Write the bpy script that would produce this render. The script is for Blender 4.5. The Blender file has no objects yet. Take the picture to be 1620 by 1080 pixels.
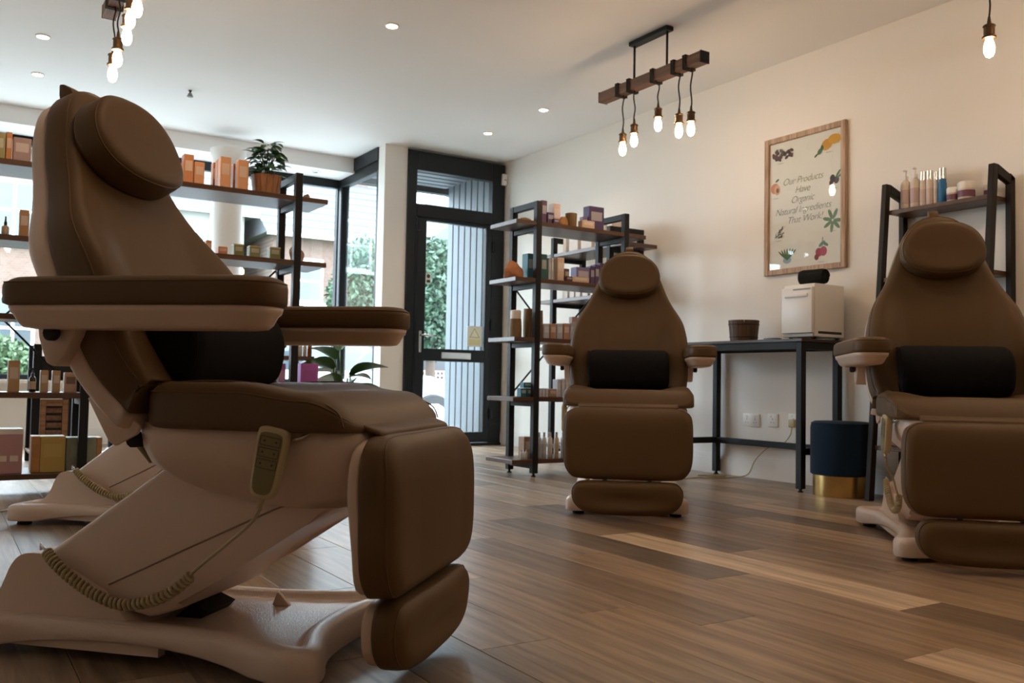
import bpy, bmesh, math, random
from mathutils import Vector, Matrix
random.seed(7)
PI = math.pi
scene = bpy.context.scene
COL = scene.collection

# ------------------------------------------------------------------ camera
F_PX, CAM_H = 1435.8, 0.61
YAW, PITCH, ROLL = 0.56453, 0.04407, 0.01873
_f = Vector((math.sin(YAW)*math.cos(PITCH), math.cos(YAW)*math.cos(PITCH), math.sin(PITCH)))
_r0 = Vector((math.cos(YAW), -math.sin(YAW), 0)); _u0 = _r0.cross(_f)
_r = math.cos(ROLL)*_r0 + math.sin(ROLL)*_u0; _u = _r.cross(_f)
EYE = Vector((0, 0, CAM_H))
cam_data = bpy.data.cameras.new('camera'); cam = bpy.data.objects.new('camera', cam_data)
COL.objects.link(cam)
cam.matrix_world = Matrix(((_r.x, _u.x, -_f.x, 0), (_r.y, _u.y, -_f.y, 0), (_r.z, _u.z, -_f.z, CAM_H), (0, 0, 0, 1)))
cam_data.sensor_width = 36; cam_data.lens = F_PX/1620*36
cam_data.clip_start = 0.05; cam_data.clip_end = 300
cam_data.dof.use_dof = True; cam_data.dof.focus_distance = 2.6; cam_data.dof.aperture_fstop = 7.0
scene.camera = cam
def ray(px, py): return (px-810)*_r + (540-py)*_u + F_PX*_f
def ux(px, py, X): d = ray(px, py); return EYE + d*(X/d.x)
def uy(px, py, Y): d = ray(px, py); return EYE + d*(Y/d.y)
def uz(px, py, z): d = ray(px, py); return EYE + d*((z-CAM_H)/d.z)

# ------------------------------------------------------------------ world, exposure
W = bpy.data.worlds.new('sky'); scene.world = W; W.use_nodes = True
bg = W.node_tree.nodes['Background']; bg.inputs[0].default_value = (0.74, 0.88, 1.0, 1); bg.inputs[1].default_value = 12.2
scene.view_settings.view_transform = 'Standard'; scene.view_settings.look = 'None'
scene.view_settings.gamma = 1.0; scene.view_settings.use_curve_mapping = False
scene.view_settings.exposure = 0.6
scene.cycles.use_denoising = True
scene.cycles.max_bounces = 8; scene.cycles.diffuse_bounces = 5; scene.cycles.transparent_max_bounces = 12
scene.cycles.sample_clamp_indirect = 6.0
scene.cycles.caustics_reflective = False; scene.cycles.caustics_refractive = False
BULB_W = 62.0; SPOT_W = 12.0
def portal(loc, rot, sx, sy):
    l = bpy.data.lights.new('window_portal', 'AREA'); l.shape = 'RECTANGLE'; l.size = sx; l.size_y = sy; l.cycles.is_portal = True
    o = bpy.data.objects.new('window_portal', l); COL.objects.link(o); o.location = loc; o.rotation_euler = rot
portal((1.0, 8.53, 1.57), (PI/2, 0, PI), 4.6, 2.0)
portal((3.30, 8.05, 1.57), (PI/2, 0, PI/2), 1.0, 2.0)
portal((4.1, 7.42, 1.35), (PI/2, 0, PI), 1.0, 2.6)

# ------------------------------------------------------------------ materials
MATS = {}
def mat(name, col, rough=0.5, metal=0.0, var=0.06, scale=8.0, bump=0.0, bscale=200.0, emit=0.0, spec=0.5, sheen=0.0, objcol=False):
    if name in MATS: return MATS[name]
    m = bpy.data.materials.new(name); m.use_nodes = True; N = m.node_tree.nodes; L = m.node_tree.links
    b = N['Principled BSDF']; b.inputs['Roughness'].default_value = rough; b.inputs['Metallic'].default_value = metal
    b.inputs['Specular IOR Level'].default_value = spec
    if sheen: b.inputs['Sheen Weight'].default_value = sheen
    tc = N.new('ShaderNodeTexCoord'); nz = N.new('ShaderNodeTexNoise'); nz.inputs['Scale'].default_value = scale; nz.inputs['Detail'].default_value = 4
    L.new(tc.outputs['Object'], nz.inputs['Vector'])
    mx = N.new('ShaderNodeMix'); mx.data_type = 'RGBA'
    mx.inputs['A'].default_value = (*[c*(1-var) for c in col], 1); mx.inputs['B'].default_value = (*[min(1, c*(1+var)) for c in col], 1)
    L.new(nz.outputs['Fac'], mx.inputs['Factor'])
    out = mx.outputs['Result']
    if objcol:
        oi = N.new('ShaderNodeObjectInfo'); m2 = N.new('ShaderNodeMix'); m2.data_type = 'RGBA'; m2.blend_type = 'MULTIPLY'; m2.inputs['Factor'].default_value = 1
        L.new(out, m2.inputs['A']); L.new(oi.outputs['Color'], m2.inputs['B']); out = m2.outputs['Result']
    L.new(out, b.inputs['Base Color'])
    if emit:
        b.inputs['Emission Color'].default_value = (*col, 1); b.inputs['Emission Strength'].default_value = emit
    if bump:
        n2 = N.new('ShaderNodeTexNoise'); n2.inputs['Scale'].default_value = bscale; n2.inputs['Detail'].default_value = 3
        L.new(tc.outputs['Object'], n2.inputs['Vector'])
        bp = N.new('ShaderNodeBump'); bp.inputs['Strength'].default_value = bump; bp.inputs['Distance'].default_value = 0.002
        L.new(n2.outputs['Fac'], bp.inputs['Height']); L.new(bp.outputs['Normal'], b.inputs['Normal'])
    MATS[name] = m; return m
def woodmat(name, c1, c2, rough=0.45, axis=1, scale=3.0, objcol=False, bump=0.15, spec=0.5):
    if name in MATS: return MATS[name]
    m = bpy.data.materials.new(name); m.use_nodes = True; N = m.node_tree.nodes; L = m.node_tree.links
    b = N['Principled BSDF']; b.inputs['Roughness'].default_value = rough; b.inputs['Specular IOR Level'].default_value = spec
    tc = N.new('ShaderNodeTexCoord'); mp = N.new('ShaderNodeMapping')
    sc = [14.0, 14.0, 14.0]; sc[axis] = 0.9; mp.inputs['Scale'].default_value = sc
    oi = N.new('ShaderNodeObjectInfo'); add = N.new('ShaderNodeVectorMath'); add.operation = 'ADD'
    mul = N.new('ShaderNodeVectorMath'); mul.operation = 'SCALE'; mul.inputs['Scale'].default_value = 37.0
    L.new(oi.outputs['Random'], mul.inputs[0]); L.new(tc.outputs['Object'], mp.inputs['Vector'])
    L.new(mp.outputs['Vector'], add.inputs[0]); L.new(mul.outputs['Vector'], add.inputs[1])
    nz = N.new('ShaderNodeTexNoise'); nz.inputs['Scale'].default_value = scale; nz.inputs['Detail'].default_value = 7; nz.inputs['Roughness'].default_value = 0.65; nz.inputs['Distortion'].default_value = 0.6
    L.new(add.outputs['Vector'], nz.inputs['Vector'])
    rp = N.new('ShaderNodeValToRGB'); rp.color_ramp.elements[0].position = 0.32; rp.color_ramp.elements[1].position = 0.68
    rp.color_ramp.elements[0].color = (*c1, 1); rp.color_ramp.elements[1].color = (*c2, 1)
    L.new(nz.outputs['Fac'], rp.inputs['Fac']); out = rp.outputs['Color']
    if objcol:
        m2 = N.new('ShaderNodeMix'); m2.data_type = 'RGBA'; m2.blend_type = 'MULTIPLY'; m2.inputs['Factor'].default_value = 1
        L.new(out, m2.inputs['A']); L.new(oi.outputs['Color'], m2.inputs['B']); out = m2.outputs['Result']
    L.new(out, b.inputs['Base Color'])
    if bump:
        bp = N.new('ShaderNodeBump'); bp.inputs['Strength'].default_value = bump; bp.inputs['Distance'].default_value = 0.002
        L.new(nz.outputs['Fac'], bp.inputs['Height']); L.new(bp.outputs['Normal'], b.inputs['Normal'])
    MATS[name] = m; return m
def glassmat(name, tint=(0.97, 0.985, 0.98), refl=0.03):
    if name in MATS: return MATS[name]
    m = bpy.data.materials.new(name); m.use_nodes = True; N = m.node_tree.nodes; L = m.node_tree.links
    N.remove(N['Principled BSDF']); tr = N.new('ShaderNodeBsdfTransparent'); tr.inputs[0].default_value = (*tint, 1)
    gl = N.new('ShaderNodeBsdfGlossy'); gl.inputs['Roughness'].default_value = 0.02
    lw = N.new('ShaderNodeLayerWeight'); lw.inputs[0].default_value = 0.5; mx = N.new('ShaderNodeMixShader')
    pw_ = N.new('ShaderNodeMath'); pw_.operation = 'POWER'; pw_.inputs[1].default_value = 5.0; ma = N.new('ShaderNodeMath'); ma.operation = 'MULTIPLY_ADD'; ma.inputs[1].default_value = 0.9; ma.inputs[2].default_value = refl
    L.new(lw.outputs['Facing'], pw_.inputs[0]); L.new(pw_.outputs[0], ma.inputs[0]); L.new(ma.outputs[0], mx.inputs[0]); L.new(tr.outputs[0], mx.inputs[1]); L.new(gl.outputs[0], mx.inputs[2])
    L.new(mx.outputs[0], N['Material Output'].inputs[0]); MATS[name] = m; return m

M_WALL = mat('wall_paint', (0.86, 0.835, 0.80), 0.75, var=0.02, scale=1.5, bump=0.05, bscale=120)
M_CEIL = mat('ceiling_paint', (0.88, 0.88, 0.88), 0.8, var=0.02, scale=1.0)
M_TRIM = mat('white_gloss_paint', (0.80, 0.78, 0.75), 0.4, var=0.02)
M_LEATHER = mat('taupe_leatherette', (0.118, 0.068, 0.029), 0.5, var=0.10, scale=3.0, bump=0.12, bscale=420, spec=0.3)
M_SHELL = mat('cream_plastic', (0.72, 0.58, 0.49), 0.38, var=0.03, scale=4, bump=0.05, bscale=500)
M_TRAY = mat('textured_cream_plastic', (0.72, 0.59, 0.51), 0.3, var=0.03, scale=4, bump=0.5, bscale=260)
M_BLACKF = mat('black_fabric', (0.010, 0.010, 0.011), 0.9, var=0.3, scale=30, bump=0.3, bscale=700, spec=0.2)
M_FRAME = mat('dark_aluminium', (0.009, 0.012, 0.015), 0.4, var=0.1, spec=0.3)
M_METAL = mat('black_powder_metal', (0.012, 0.012, 0.013), 0.5, var=0.1, scale=20, spec=0.25)
M_RUBBER = mat('black_rubber', (0.012, 0.012, 0.012), 0.8)
M_CHROME = mat('brushed_steel', (0.62, 0.62, 0.62), 0.25, 1.0)
M_GOLD = mat('brushed_gold', (0.62, 0.42, 0.16), 0.28, 1.0, var=0.06, scale=30)
M_VELVET = mat('navy_velvet', (0.004, 0.016, 0.036), 0.9, var=0.35, scale=9, sheen=0.06, spec=0.2)
M_KHAKI = mat('khaki_plastic', (0.50, 0.42, 0.25), 0.42, var=0.03)
M_OLIVE = mat('olive_membrane', (0.20, 0.17, 0.08), 0.5, var=0.04)
M_DARKLINE = mat('printed_dark', (0.03, 0.025, 0.015), 0.6)
M_PLANK = woodmat('oak_vinyl', (0.20, 0.138, 0.092), (0.50, 0.375, 0.262), 0.34, 1, 2.0, objcol=True, bump=0.10, spec=0.45)
M_SHELFW = woodmat('dark_walnut_board', (0.055, 0.024, 0.012), (0.115, 0.052, 0.026), 0.35, 0, 2.5)
M_RUSTIC = woodmat('rustic_wood', (0.16, 0.07, 0.03), (0.36, 0.18, 0.085), 0.6, 0, 2.5)
M_BEAM = woodmat('pendant_beam_wood', (0.10, 0.045, 0.022), (0.22, 0.105, 0.055), 0.6, 1, 2.5)
M_POSTERW = woodmat('driftwood_frame', (0.28, 0.16, 0.09), (0.62, 0.46, 0.34), 0.6, 2, 3.5)
M_GLASS = glassmat('window_glass')
M_CORD = mat('black_braided_cord', (0.02, 0.018, 0.015), 0.8)
M_BRONZE = mat('aged_bronze', (0.11, 0.065, 0.032), 0.4, 0.8, var=0.3, scale=40)
M_LEAF = mat('green_leaf', (0.035, 0.11, 0.03), 0.45, var=0.5, scale=14)
M_LEAF2 = mat('dark_variegated_leaf', (0.06, 0.12, 0.03), 0.35, var=0.6, scale=20)
M_BULB = mat('lit_filament_bulb', (1.0, 0.68, 0.42), 0.3, emit=BULB_W)
M_DOWN = mat('lit_downlight_lens', (1.0, 0.83, 0.62), 0.3, emit=30.0)
M_WHITEP = mat('white_plastic', (0.82, 0.80, 0.77), 0.35, var=0.02)
def cm(col, rough=0.55): return mat('card_%02d_%02d_%02d' % tuple(int(c*99) for c in col), col, rough, var=0.05, scale=20)

# ------------------------------------------------------------------ mesh helpers
def link(name, me, m, parent=None, smooth=False):
    o = bpy.data.objects.new(name, me); COL.objects.link(o)
    if m: me.materials.append(m)
    if parent: o.parent = parent
    if smooth:
        for p in me.polygons: p.use_smooth = True
    return o
def from_py(name, v, f, m, parent=None, smooth=True):
    me = bpy.data.meshes.new(name); me.from_pydata([tuple(p) for p in v], [], f); me.update()
    bm = bmesh.new(); bm.from_mesh(me); bmesh.ops.recalc_face_normals(bm, faces=bm.faces); bm.to_mesh(me); bm.free()
    return link(name, me, m, parent, smooth)
def from_bm(name, bm, m, parent=None, smooth=False, angle=None):
    me = bpy.data.meshes.new(name); bmesh.ops.recalc_face_normals(bm, faces=bm.faces); bm.to_mesh(me); bm.free()
    o = link(name, me, m, parent, smooth)
    if angle is not None: me.set_sharp_from_angle(angle=math.radians(angle))
    return o
def box_bm(bm, lo, hi, mtx=None):
    v = [bm.verts.new(p) for p in ((lo[0], lo[1], lo[2]), (hi[0], lo[1], lo[2]), (hi[0], hi[1], lo[2]), (lo[0], hi[1], lo[2]),
                                   (lo[0], lo[1], hi[2]), (hi[0], lo[1], hi[2]), (hi[0], hi[1], hi[2]), (lo[0], hi[1], hi[2]))]
    for f in ((0, 3, 2, 1), (4, 5, 6, 7), (0, 1, 5, 4), (1, 2, 6, 5), (2, 3, 7, 6), (3, 0, 4, 7)): bm.faces.new([v[i] for i in f])
    if mtx: bmesh.ops.transform(bm, matrix=mtx, verts=v)
    return v
def box(name, lo, hi, m, parent=None, bev=0.0, seg=1, mtx=None):
    bm = bmesh.new(); box_bm(bm, lo, hi, mtx)
    if bev: bmesh.ops.bevel(bm, geom=list(bm.edges), offset=bev, segments=seg, affect='EDGES', profile=0.5)
    return from_bm(name, bm, m, parent, bev > 0, 35)
def boxes(name, lst, m, parent=None):
    bm = bmesh.new()
    for lo, hi in lst: box_bm(bm, lo, hi)
    return from_bm(name, bm, m, parent)
def prism(name, prof, y0, y1, m, parent=None, bev=0.0, seg=2, taper=1.0):
    """profile of (x,z) points extruded along y"""
    bm = bmesh.new(); n = len(prof)
    a = [bm.verts.new((p[0], y0, p[1])) for p in prof]; b = [bm.verts.new((p[0], y1, p[1])) for p in prof]
    bm.faces.new(a); bm.faces.new(b[::-1])
    for i in range(n): bm.faces.new((a[i], b[i], b[(i+1) % n], a[(i+1) % n]))
    if bev: bmesh.ops.bevel(bm, geom=list(bm.edges), offset=bev, segments=seg, affect='EDGES', profile=0.5, clamp_overlap=True)
    return from_bm(name, bm, m, parent, bev > 0, 35)
def lathe(name, prof, m, parent=None, seg=20, loc=(0, 0, 0), mtx=None, smooth=True):
    v, f = [], []
    for r, z in prof:
        for i in range(seg):
            t = 2*PI*i/seg; v.append(Vector((r*math.cos(t), r*math.sin(t), z)))
    for k in range(len(prof)-1):
        for i in range(seg):
            j = (i+1) % seg; f.append((k*seg+i, k*seg+j, (k+1)*seg+j, (k+1)*seg+i))
    f.append(tuple(range(seg))[::-1]); f.append(tuple((len(prof)-1)*seg+i for i in range(seg)))
    if mtx: v = [mtx @ p for p in v]
    v = [p + Vector(loc) for p in v]
    o = from_py(name, v, f, m, parent, smooth); o.data.set_sharp_from_angle(angle=math.radians(40)); return o
def tube_geo(pts, r, n=8, closed=False):
    pts = [Vector(p) for p in pts]; v, f = [], []; K = len(pts); prev = None
    for i, p in enumerate(pts):
        if closed: t = pts[(i+1) % K] - pts[i-1]
        else: t = pts[min(i+1, K-1)] - pts[max(i-1, 0)]
        t.normalize()
        if prev is None: a = t.cross(Vector((0, 0, 1)) if abs(t.z) < 0.9 else Vector((1, 0, 0)))
        else: a = prev - t*prev.dot(t)
        a.normalize(); prev = a; b = t.cross(a); rr = r[i] if isinstance(r, (list, tuple)) else r
        for k in range(n): q = 2*PI*k/n; v.append(p + (a*math.cos(q)+b*math.sin(q))*rr)
    for i in range(K if closed else K-1):
        j = (i+1) % K
        for k in range(n): l = (k+1) % n; f.append((i*n+k, i*n+l, j*n+l, j*n+k))
    if not closed: f.append(tuple(range(n))[::-1]); f.append(tuple((K-1)*n+k for k in range(n)))
    return v, f
def tube(name, pts, r, m, parent=None, n=8, closed=False):
    v, f = tube_geo(pts, r, n, closed); return from_py(name, v, f, m, parent)
def catmull(pts, n=8, closed=False):
    pts = [Vector(p) for p in pts]; out = []; K = len(pts)
    for i in range(K if closed else K-1):
        p0 = pts[i-1] if (closed or i > 0) else pts[0]; p1 = pts[i]; p2 = pts[(i+1) % K]
        p3 = pts[(i+2) % K] if (closed or i+2 < K) else pts[-1]
        for k in range(n):
            t = k/n; out.append(0.5*((2*p1)+(p2-p0)*t+(2*p0-5*p1+4*p2-p3)*t*t+(3*p1-p0-3*p2+p3)*t**3))
    if not closed: out.append(pts[-1])
    return out
def interp(tab, t):
    if t <= tab[0][0]: return tab[0][1]
    for (a, x), (b, y) in zip(tab, tab[1:]):
        if t <= b: return x + (y-x)*(t-a)/(b-a)
    return tab[-1][1]
def rrect(hw, hh, r, n=6, cx=0, cy=0):
    out = []
    for sx, sy, a0 in ((1, 1, 0), (-1, 1, PI/2), (-1, -1, PI), (1, -1, 1.5*PI)):
        for k in range(n+1): a = a0+PI/2*k/n; out.append((cx+sx*(hw-r)+r*math.cos(a), cy+sy*(hh-r)+r*math.sin(a)))
    return out
def resample(pts, n):
    pts = [Vector((p[0], p[1])) for p in pts]; L = [0]
    for a, b in zip(pts, pts[1:]+pts[:1]): L.append(L[-1]+(b-a).length)
    out = []; j = 0
    for i in range(n):
        s = L[-1]*i/n
        while L[j+1] < s: j += 1
        t = (s-L[j])/max(1e-9, L[j+1]-L[j]); out.append(pts[j].lerp(pts[(j+1) % len(pts)], t))
    return out
def pad(name, outline, T, r, m, parent=None, mapf=None, hf=None, rb=None, rings=None, n=72, piping=0.0, pip_h=None, inner=(0.9, 0.8, 0.7, 0.6, 0.5, 0.4, 0.3, 0.2, 0.1, 0.03)):
    """cushion: outline (a,b), thickness T along h, rounded edges, front relief hf(a,b)"""
    o = resample(outline, n); rb = r*0.6 if rb is None else rb
    area = sum(a.x*b.y-b.x*a.y for a, b in zip(o, o[1:]+o[:1]))
    if area < 0: o.reverse()
    nr = []
    for i in range(n):
        t = o[(i+1) % n]-o[i-1]; q = Vector((t.y, -t.x)); q.normalize(); nr.append(q)
    for _ in range(2): nr = [(nr[i-1]+nr[i]*2+nr[(i+1) % n]).normalized() for i in range(n)]
    c = sum(o, Vector((0, 0)))/n
    if rings is None:
        rings = [(rb*(1-math.sin(a)), rb*(1-math.cos(a))) for a in [PI/2*k/3 for k in range(4)]]
        rings += [(r*(1-math.cos(a)), T-r+r*math.sin(a)) for a in [PI/2*k/5 for k in range(6)]]
    v, f = [], []
    mp = mapf or (lambda a, b, h: (a, b, h)); hh = hf or (lambda a, b: 0)
    def put(p, h): v.append(Vector(mp(p.x, p.y, h + hh(p.x, p.y)*max(0, min(1, h/T)))))
    def relax(p, k):
        for _ in range(k): p = [p[i]*0.5+(p[i-1]+p[(i+1) % n])*0.25 for i in range(n)]
        return p
    rmax = max(1e-6, max(q[0] for q in rings))
    for ins, h in rings:
        rp_ = relax([o[i]-nr[i]*ins for i in range(n)], int(round(10*ins/rmax)) if ins > 0.004 else 0)
        for p in rp_: put(p, h)
    last_i, last_h = rings[-1]; base = relax([o[i]-nr[i]*last_i for i in range(n)], int(round(10*last_i/rmax)) if last_i > 0.004 else 0)
    for s in inner:
        base = relax(base, 3)
        for i in range(n): put(c+(base[i]-c)*s, last_h)
    K = len(rings)+len(inner)
    for k in range(K-1):
        for i in range(n): j = (i+1) % n; f.append((k*n+i, k*n+j, (k+1)*n+j, (k+1)*n+i))
    put(c, last_h); ci = len(v)-1
    for i in range(n): f.append(((K-1)*n+i, (K-1)*n+(i+1) % n, ci))
    v.append(Vector(mp(c.x, c.y, rings[0][1]))); cj = len(v)-1
    for i in range(n): f.append(((i+1) % n, i, cj))
    ob = from_py(name, v, f, m, parent)
    if piping:
        ph = T-r*0.55 if pip_h is None else pip_h
        pts = [mp((o[i]-nr[i]*(r*0.13)).x, (o[i]-nr[i]*(r*0.13)).y, ph+hh(o[i].x, o[i].y)*ph/T) for i in range(n)]
        tube('piping', pts, piping, m, ob, 6, True)
    return ob
def empty(name, loc=(0, 0, 0), rz=0.0):
    o = bpy.data.objects.new(name, None); COL.objects.link(o); o.location = loc; o.rotation_euler = (0, 0, rz); o.empty_display_size = 0.1; return o
def tag(o, label, cat, group=None):
    o['label'] = label; o['category'] = cat
    if group: o['group'] = group
    return o
def struct(o, label=None, kind='structure'):
    o['kind'] = kind
    if label: o['label'] = label
    return o
def copy_tree(o, parent=None):
    c = o.copy(); COL.objects.link(c); c.parent = parent
    for ch in list(o.children): copy_tree(ch, c)
    return c
ORD = ['leftmost', 'second', 'third', 'fourth', 'fifth', 'sixth', 'seventh', 'eighth', 'ninth', 'tenth', 'eleventh', 'twelfth']

# ------------------------------------------------------------------ room shell
WX, DY, WY, CZ = 4.635, 7.51, 8.60, 2.745      # right wall, door wall, window wall, ceiling
LX, BY = -2.6, -5.0
RX = 3.36                                       # return window plane
floor = struct(box('floor', (LX, BY, -0.06), (WX, WY, -0.012), mat('floor_joint', (0.03, 0.022, 0.016), 0.9)), 'wood-effect plank floor in mixed brown tones')
PW, PL, PX0 = 0.2, 1.345, 2.466
joint = {0: 2.905, 1: 2.10, 2: 2.62, 3: 1.71, 4: 1.95, 5: 2.45, -1: 2.40, -2: 1.9, -3: 2.55, -4: 3.0, -5: 2.2, -6: 3.35}
# plank tones read off the floor: (row, number counted towards the window)
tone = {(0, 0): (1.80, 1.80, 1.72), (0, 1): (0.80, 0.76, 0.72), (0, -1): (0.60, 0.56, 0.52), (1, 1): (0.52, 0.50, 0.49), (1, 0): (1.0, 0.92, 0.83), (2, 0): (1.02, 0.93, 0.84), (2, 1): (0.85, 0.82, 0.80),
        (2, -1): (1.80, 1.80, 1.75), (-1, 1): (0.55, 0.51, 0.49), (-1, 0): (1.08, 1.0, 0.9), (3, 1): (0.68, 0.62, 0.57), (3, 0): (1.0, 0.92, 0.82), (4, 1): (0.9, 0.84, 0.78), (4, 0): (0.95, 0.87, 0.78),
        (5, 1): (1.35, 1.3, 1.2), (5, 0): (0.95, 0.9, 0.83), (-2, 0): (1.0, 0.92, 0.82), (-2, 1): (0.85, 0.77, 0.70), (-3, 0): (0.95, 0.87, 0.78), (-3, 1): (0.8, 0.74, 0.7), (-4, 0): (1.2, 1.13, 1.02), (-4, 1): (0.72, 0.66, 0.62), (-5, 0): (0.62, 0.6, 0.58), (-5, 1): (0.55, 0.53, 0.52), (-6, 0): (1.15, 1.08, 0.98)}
bmr = bmesh.new(); nplank = 0; plank_cache = {}
def plank_mesh(w, l):
    k = (round(w, 3), round(l, 3))
    if k not in plank_cache:
        bm = bmesh.new(); box_bm(bm, (0.0006, 0.0006, -0.011), (w-0.0006, l-0.0006, 0))
        bmesh.ops.bevel(bm, geom=[e for e in bm.edges if all(v.co.z > -0.001 for v in e.verts)], offset=0.0012, segments=1, affect='EDGES')
        me = bpy.data.meshes.new('plank'); bm.to_mesh(me); bm.free(); me.materials.append(M_PLANK); plank_cache[k] = me
    return plank_cache[k]
def in_view(x, y):
    d = Vector((x, y, 0))-EYE; z = d.dot(_f)
    if z < 0.3: return False
    a = 810+F_PX*d.dot(_r)/z; b = 540-F_PX*d.dot(_u)/z
    return -800 < a < 2300 and b < 2000
for r in range(-11, 26):
    x1 = PX0-PW*r; x0 = x1-PW
    if x1 <= LX or x0 >= WX: continue
    x0c, x1c = max(x0, LX), min(x1, WX)
    j0 = joint.get(r, 2.9-((r*0.47) % 1.0)*PL)
    for k in range(-6, 7):
        # plank k spans [j0-(k+1)*PL, j0-k*PL] with k counted towards the window as negative
        ya, yb = j0+(k-1)*PL, j0+k*PL
        ya, yb = max(ya, BY), min(yb, WY)
        if yb-ya < 0.05: continue
        vis = any(in_view(x0c+(x1c-x0c)*i/2, ya+(yb-ya)*j/6) for i in range(3) for j in range(7))
        rng = random.Random(r*131+k*17+5); t = tone.get((r, k))
        if t is None:
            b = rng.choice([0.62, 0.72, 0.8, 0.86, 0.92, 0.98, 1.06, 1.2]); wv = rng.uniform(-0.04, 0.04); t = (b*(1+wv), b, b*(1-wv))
        if vis and nplank < 296:
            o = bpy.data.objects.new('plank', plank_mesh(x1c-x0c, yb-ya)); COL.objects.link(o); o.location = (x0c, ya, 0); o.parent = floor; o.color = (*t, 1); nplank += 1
        else: box_bm(bmr, (x0c+0.0006, ya+0.0006, -0.011), (x1c-0.0006, yb-0.0006, 0))

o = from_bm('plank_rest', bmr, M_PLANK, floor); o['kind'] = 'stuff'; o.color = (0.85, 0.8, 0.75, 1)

struct(box('ceiling', (LX-.1, BY-.1, CZ), (WX+.1, WY+0.1, CZ+0.1), M_CEIL), 'plain white painted ceiling')
struct(box('wall_right', (WX, BY-.1, -0.06), (WX+0.12, DY+0.12, CZ), M_WALL), 'cream-white painted wall behind the shelves')
struct(box('wall_left', (LX-0.12, BY-.1, -0.06), (LX, WY+0.12, CZ), M_WALL), 'white side wall')
struct(box('wall_back', (LX, BY-0.12, -0.06), (WX, BY, CZ), M_WALL), 'white rear wall')
wf = struct(box('wall_front', (RX, DY, -0.01), (3.585, DY+0.14, CZ), M_WALL), 'narrow white pier between the side window and the door')
struct(boxes('wall_window', [((LX, WY, -0.06), (RX+0.06, WY+0.14, 0.52)), ((LX, WY, 2.62), (RX+0.06, WY+0.14, CZ)), ((LX, WY, 0.5), (-1.45, WY+0.14, CZ)), ((RX, DY+0.14, -0.06), (RX+0.08, WY, 0.50))], M_WALL), 'low white wall under the shop window')
struct(box('trim_1', (LX, 8.22, 2.60), (RX-0.002, WY, CZ-0.002), M_CEIL), 'boxed-in white bulkhead over the shop window')
struct(box('trim_2', (LX, WY-0.14, 0.52), (RX-0.03, WY-0.002, 0.55), M_TRIM), 'white window board')
def skirting(name, x0, y0, x1, y1, nx, ny):
    # stepped profile: tall plinth with a moulded top
    lst = []
    for d, z0, z1 in ((0.018, 0, 0.105), (0.013, 0.105, 0.122), (0.008, 0.122, 0.135)):
        lo = (min(x0, x1, x0+nx*d, x1+nx*d), min(y0, y1, y0+ny*d, y1+ny*d), z0); hi = (max(x0, x1, x0+nx*d, x1+nx*d), max(y0, y1, y0+ny*d, y1+ny*d), z1); lst.append((lo, hi))
    return struct(boxes(name, lst, M_TRIM), 'white moulded skirting board')
skirting('baseboard_right', WX, BY, WX, DY, -1, 0)
skirting('baseboard_front', RX, DY, 3.58, DY, 0, -1)
skirting('baseboard_window', LX, WY, RX, WY, 0, -1)

# shop window, its return and the door
def frame_window(name, X0, X1, Y0, Y1, z0, z1, along, mull, label):
    root = empty(name); root['kind'] = 'structure'; root['label'] = label
    def bar(nm, s0, s1, za, zb, t=0.035):
        if along == 'x': return box(nm, (s0, Y0-t, za), (s1, Y0+t, zb), M_FRAME, root, 0.006)
        return box(nm, (X0-t, s0, za), (X0+t, s1, zb), M_FRAME, root, 0.006)
    a, b = (X0, X1) if along == 'x' else (Y0, Y1)
    bar('window_head', a, b, z1-0.10, z1); bar('window_bottom_rail', a, b, z0, z0+0.075)
    st = [a, *mull, b]
    for s in st: bar('window_mullion', s-0.045 if s > a else s, s+0.045 if s < b else s, z0+0.075, z1-0.10, 0.04)
    for s0, s1 in zip(st, st[1:]):
        if along == 'x': box('pane', (s0+0.04, Y0-0.006, z0+0.07), (s1-0.04, Y0+0.006, z1-0.095), M_GLASS, root)
        else: box('pane', (X0-0.006, s0+0.04, z0+0.07), (X0+0.006, s1-0.04, z1-0.095), M_GLASS, root)
    return root
frame_window('window_1', -1.45, RX+0.03, WY+0.05, WY+0.05, 0.52, 2.62, 'x', [0.05, 1.18], 'wide dark-framed shop window behind the shelving')
frame_window('window_2', RX+0.04, RX+0.04, DY+0.14, WY+0.02, 0.50, 2.62, 'y', [], 'narrow dark-framed side window next to the door')
struct(box('trim_3', (RX-0.012, DY+0.142, 2.62), (RX+0.08, 8.22, CZ-0.004), M_FRAME), 'dark fascia above the narrow side window')
struct(box('trim_4', (RX-0.004, WY-0.06, 0.5), (RX+0.09, WY+0.1, 2.62), M_FRAME, None, 0.02, 3), 'dark corner post between the two windows')

door = empty('door_1', (0, 0, 0)); struct(door, 'dark glazed shop door with letterbox and transom light')
fx0, fx1 = 3.59, 4.625
def fr(nm, x0, x1, z0, z1, y0=DY-0.03, y1=DY+0.05, par=door, m=M_FRAME, bev=0.006): return box(nm, (x0, y0, z0), (x1, y1, z1), m, par, bev)
fr('door_frame', fx0, fx0+0.085, 0, 2.72); fr('door_frame', fx1-0.14, fx1, 0, 2.72); fr('door_frame', fx0+0.085, fx1-0.14, 2.545, 2.72); fr('door_frame', fx0+0.085, fx1-0.14, 2.11, 2.235)
fr('threshold', fx0, fx1, 0.0, 0.022, DY-0.05, DY+0.08)
fr('transom_pane', fx0+0.08, fx1-0.135, 2.23, 2.55, DY+0.005, DY+0.015, m=M_GLASS, bev=0)
leaf = empty('door_leaf'); leaf.parent = door
for z0, z1 in ((0.03, 0.125), (0.785, 0.90), (2.08, 2.105)): fr('door_rail', 3.70, 4.475, z0, z1, DY-0.045, DY+0.02, leaf)
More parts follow.
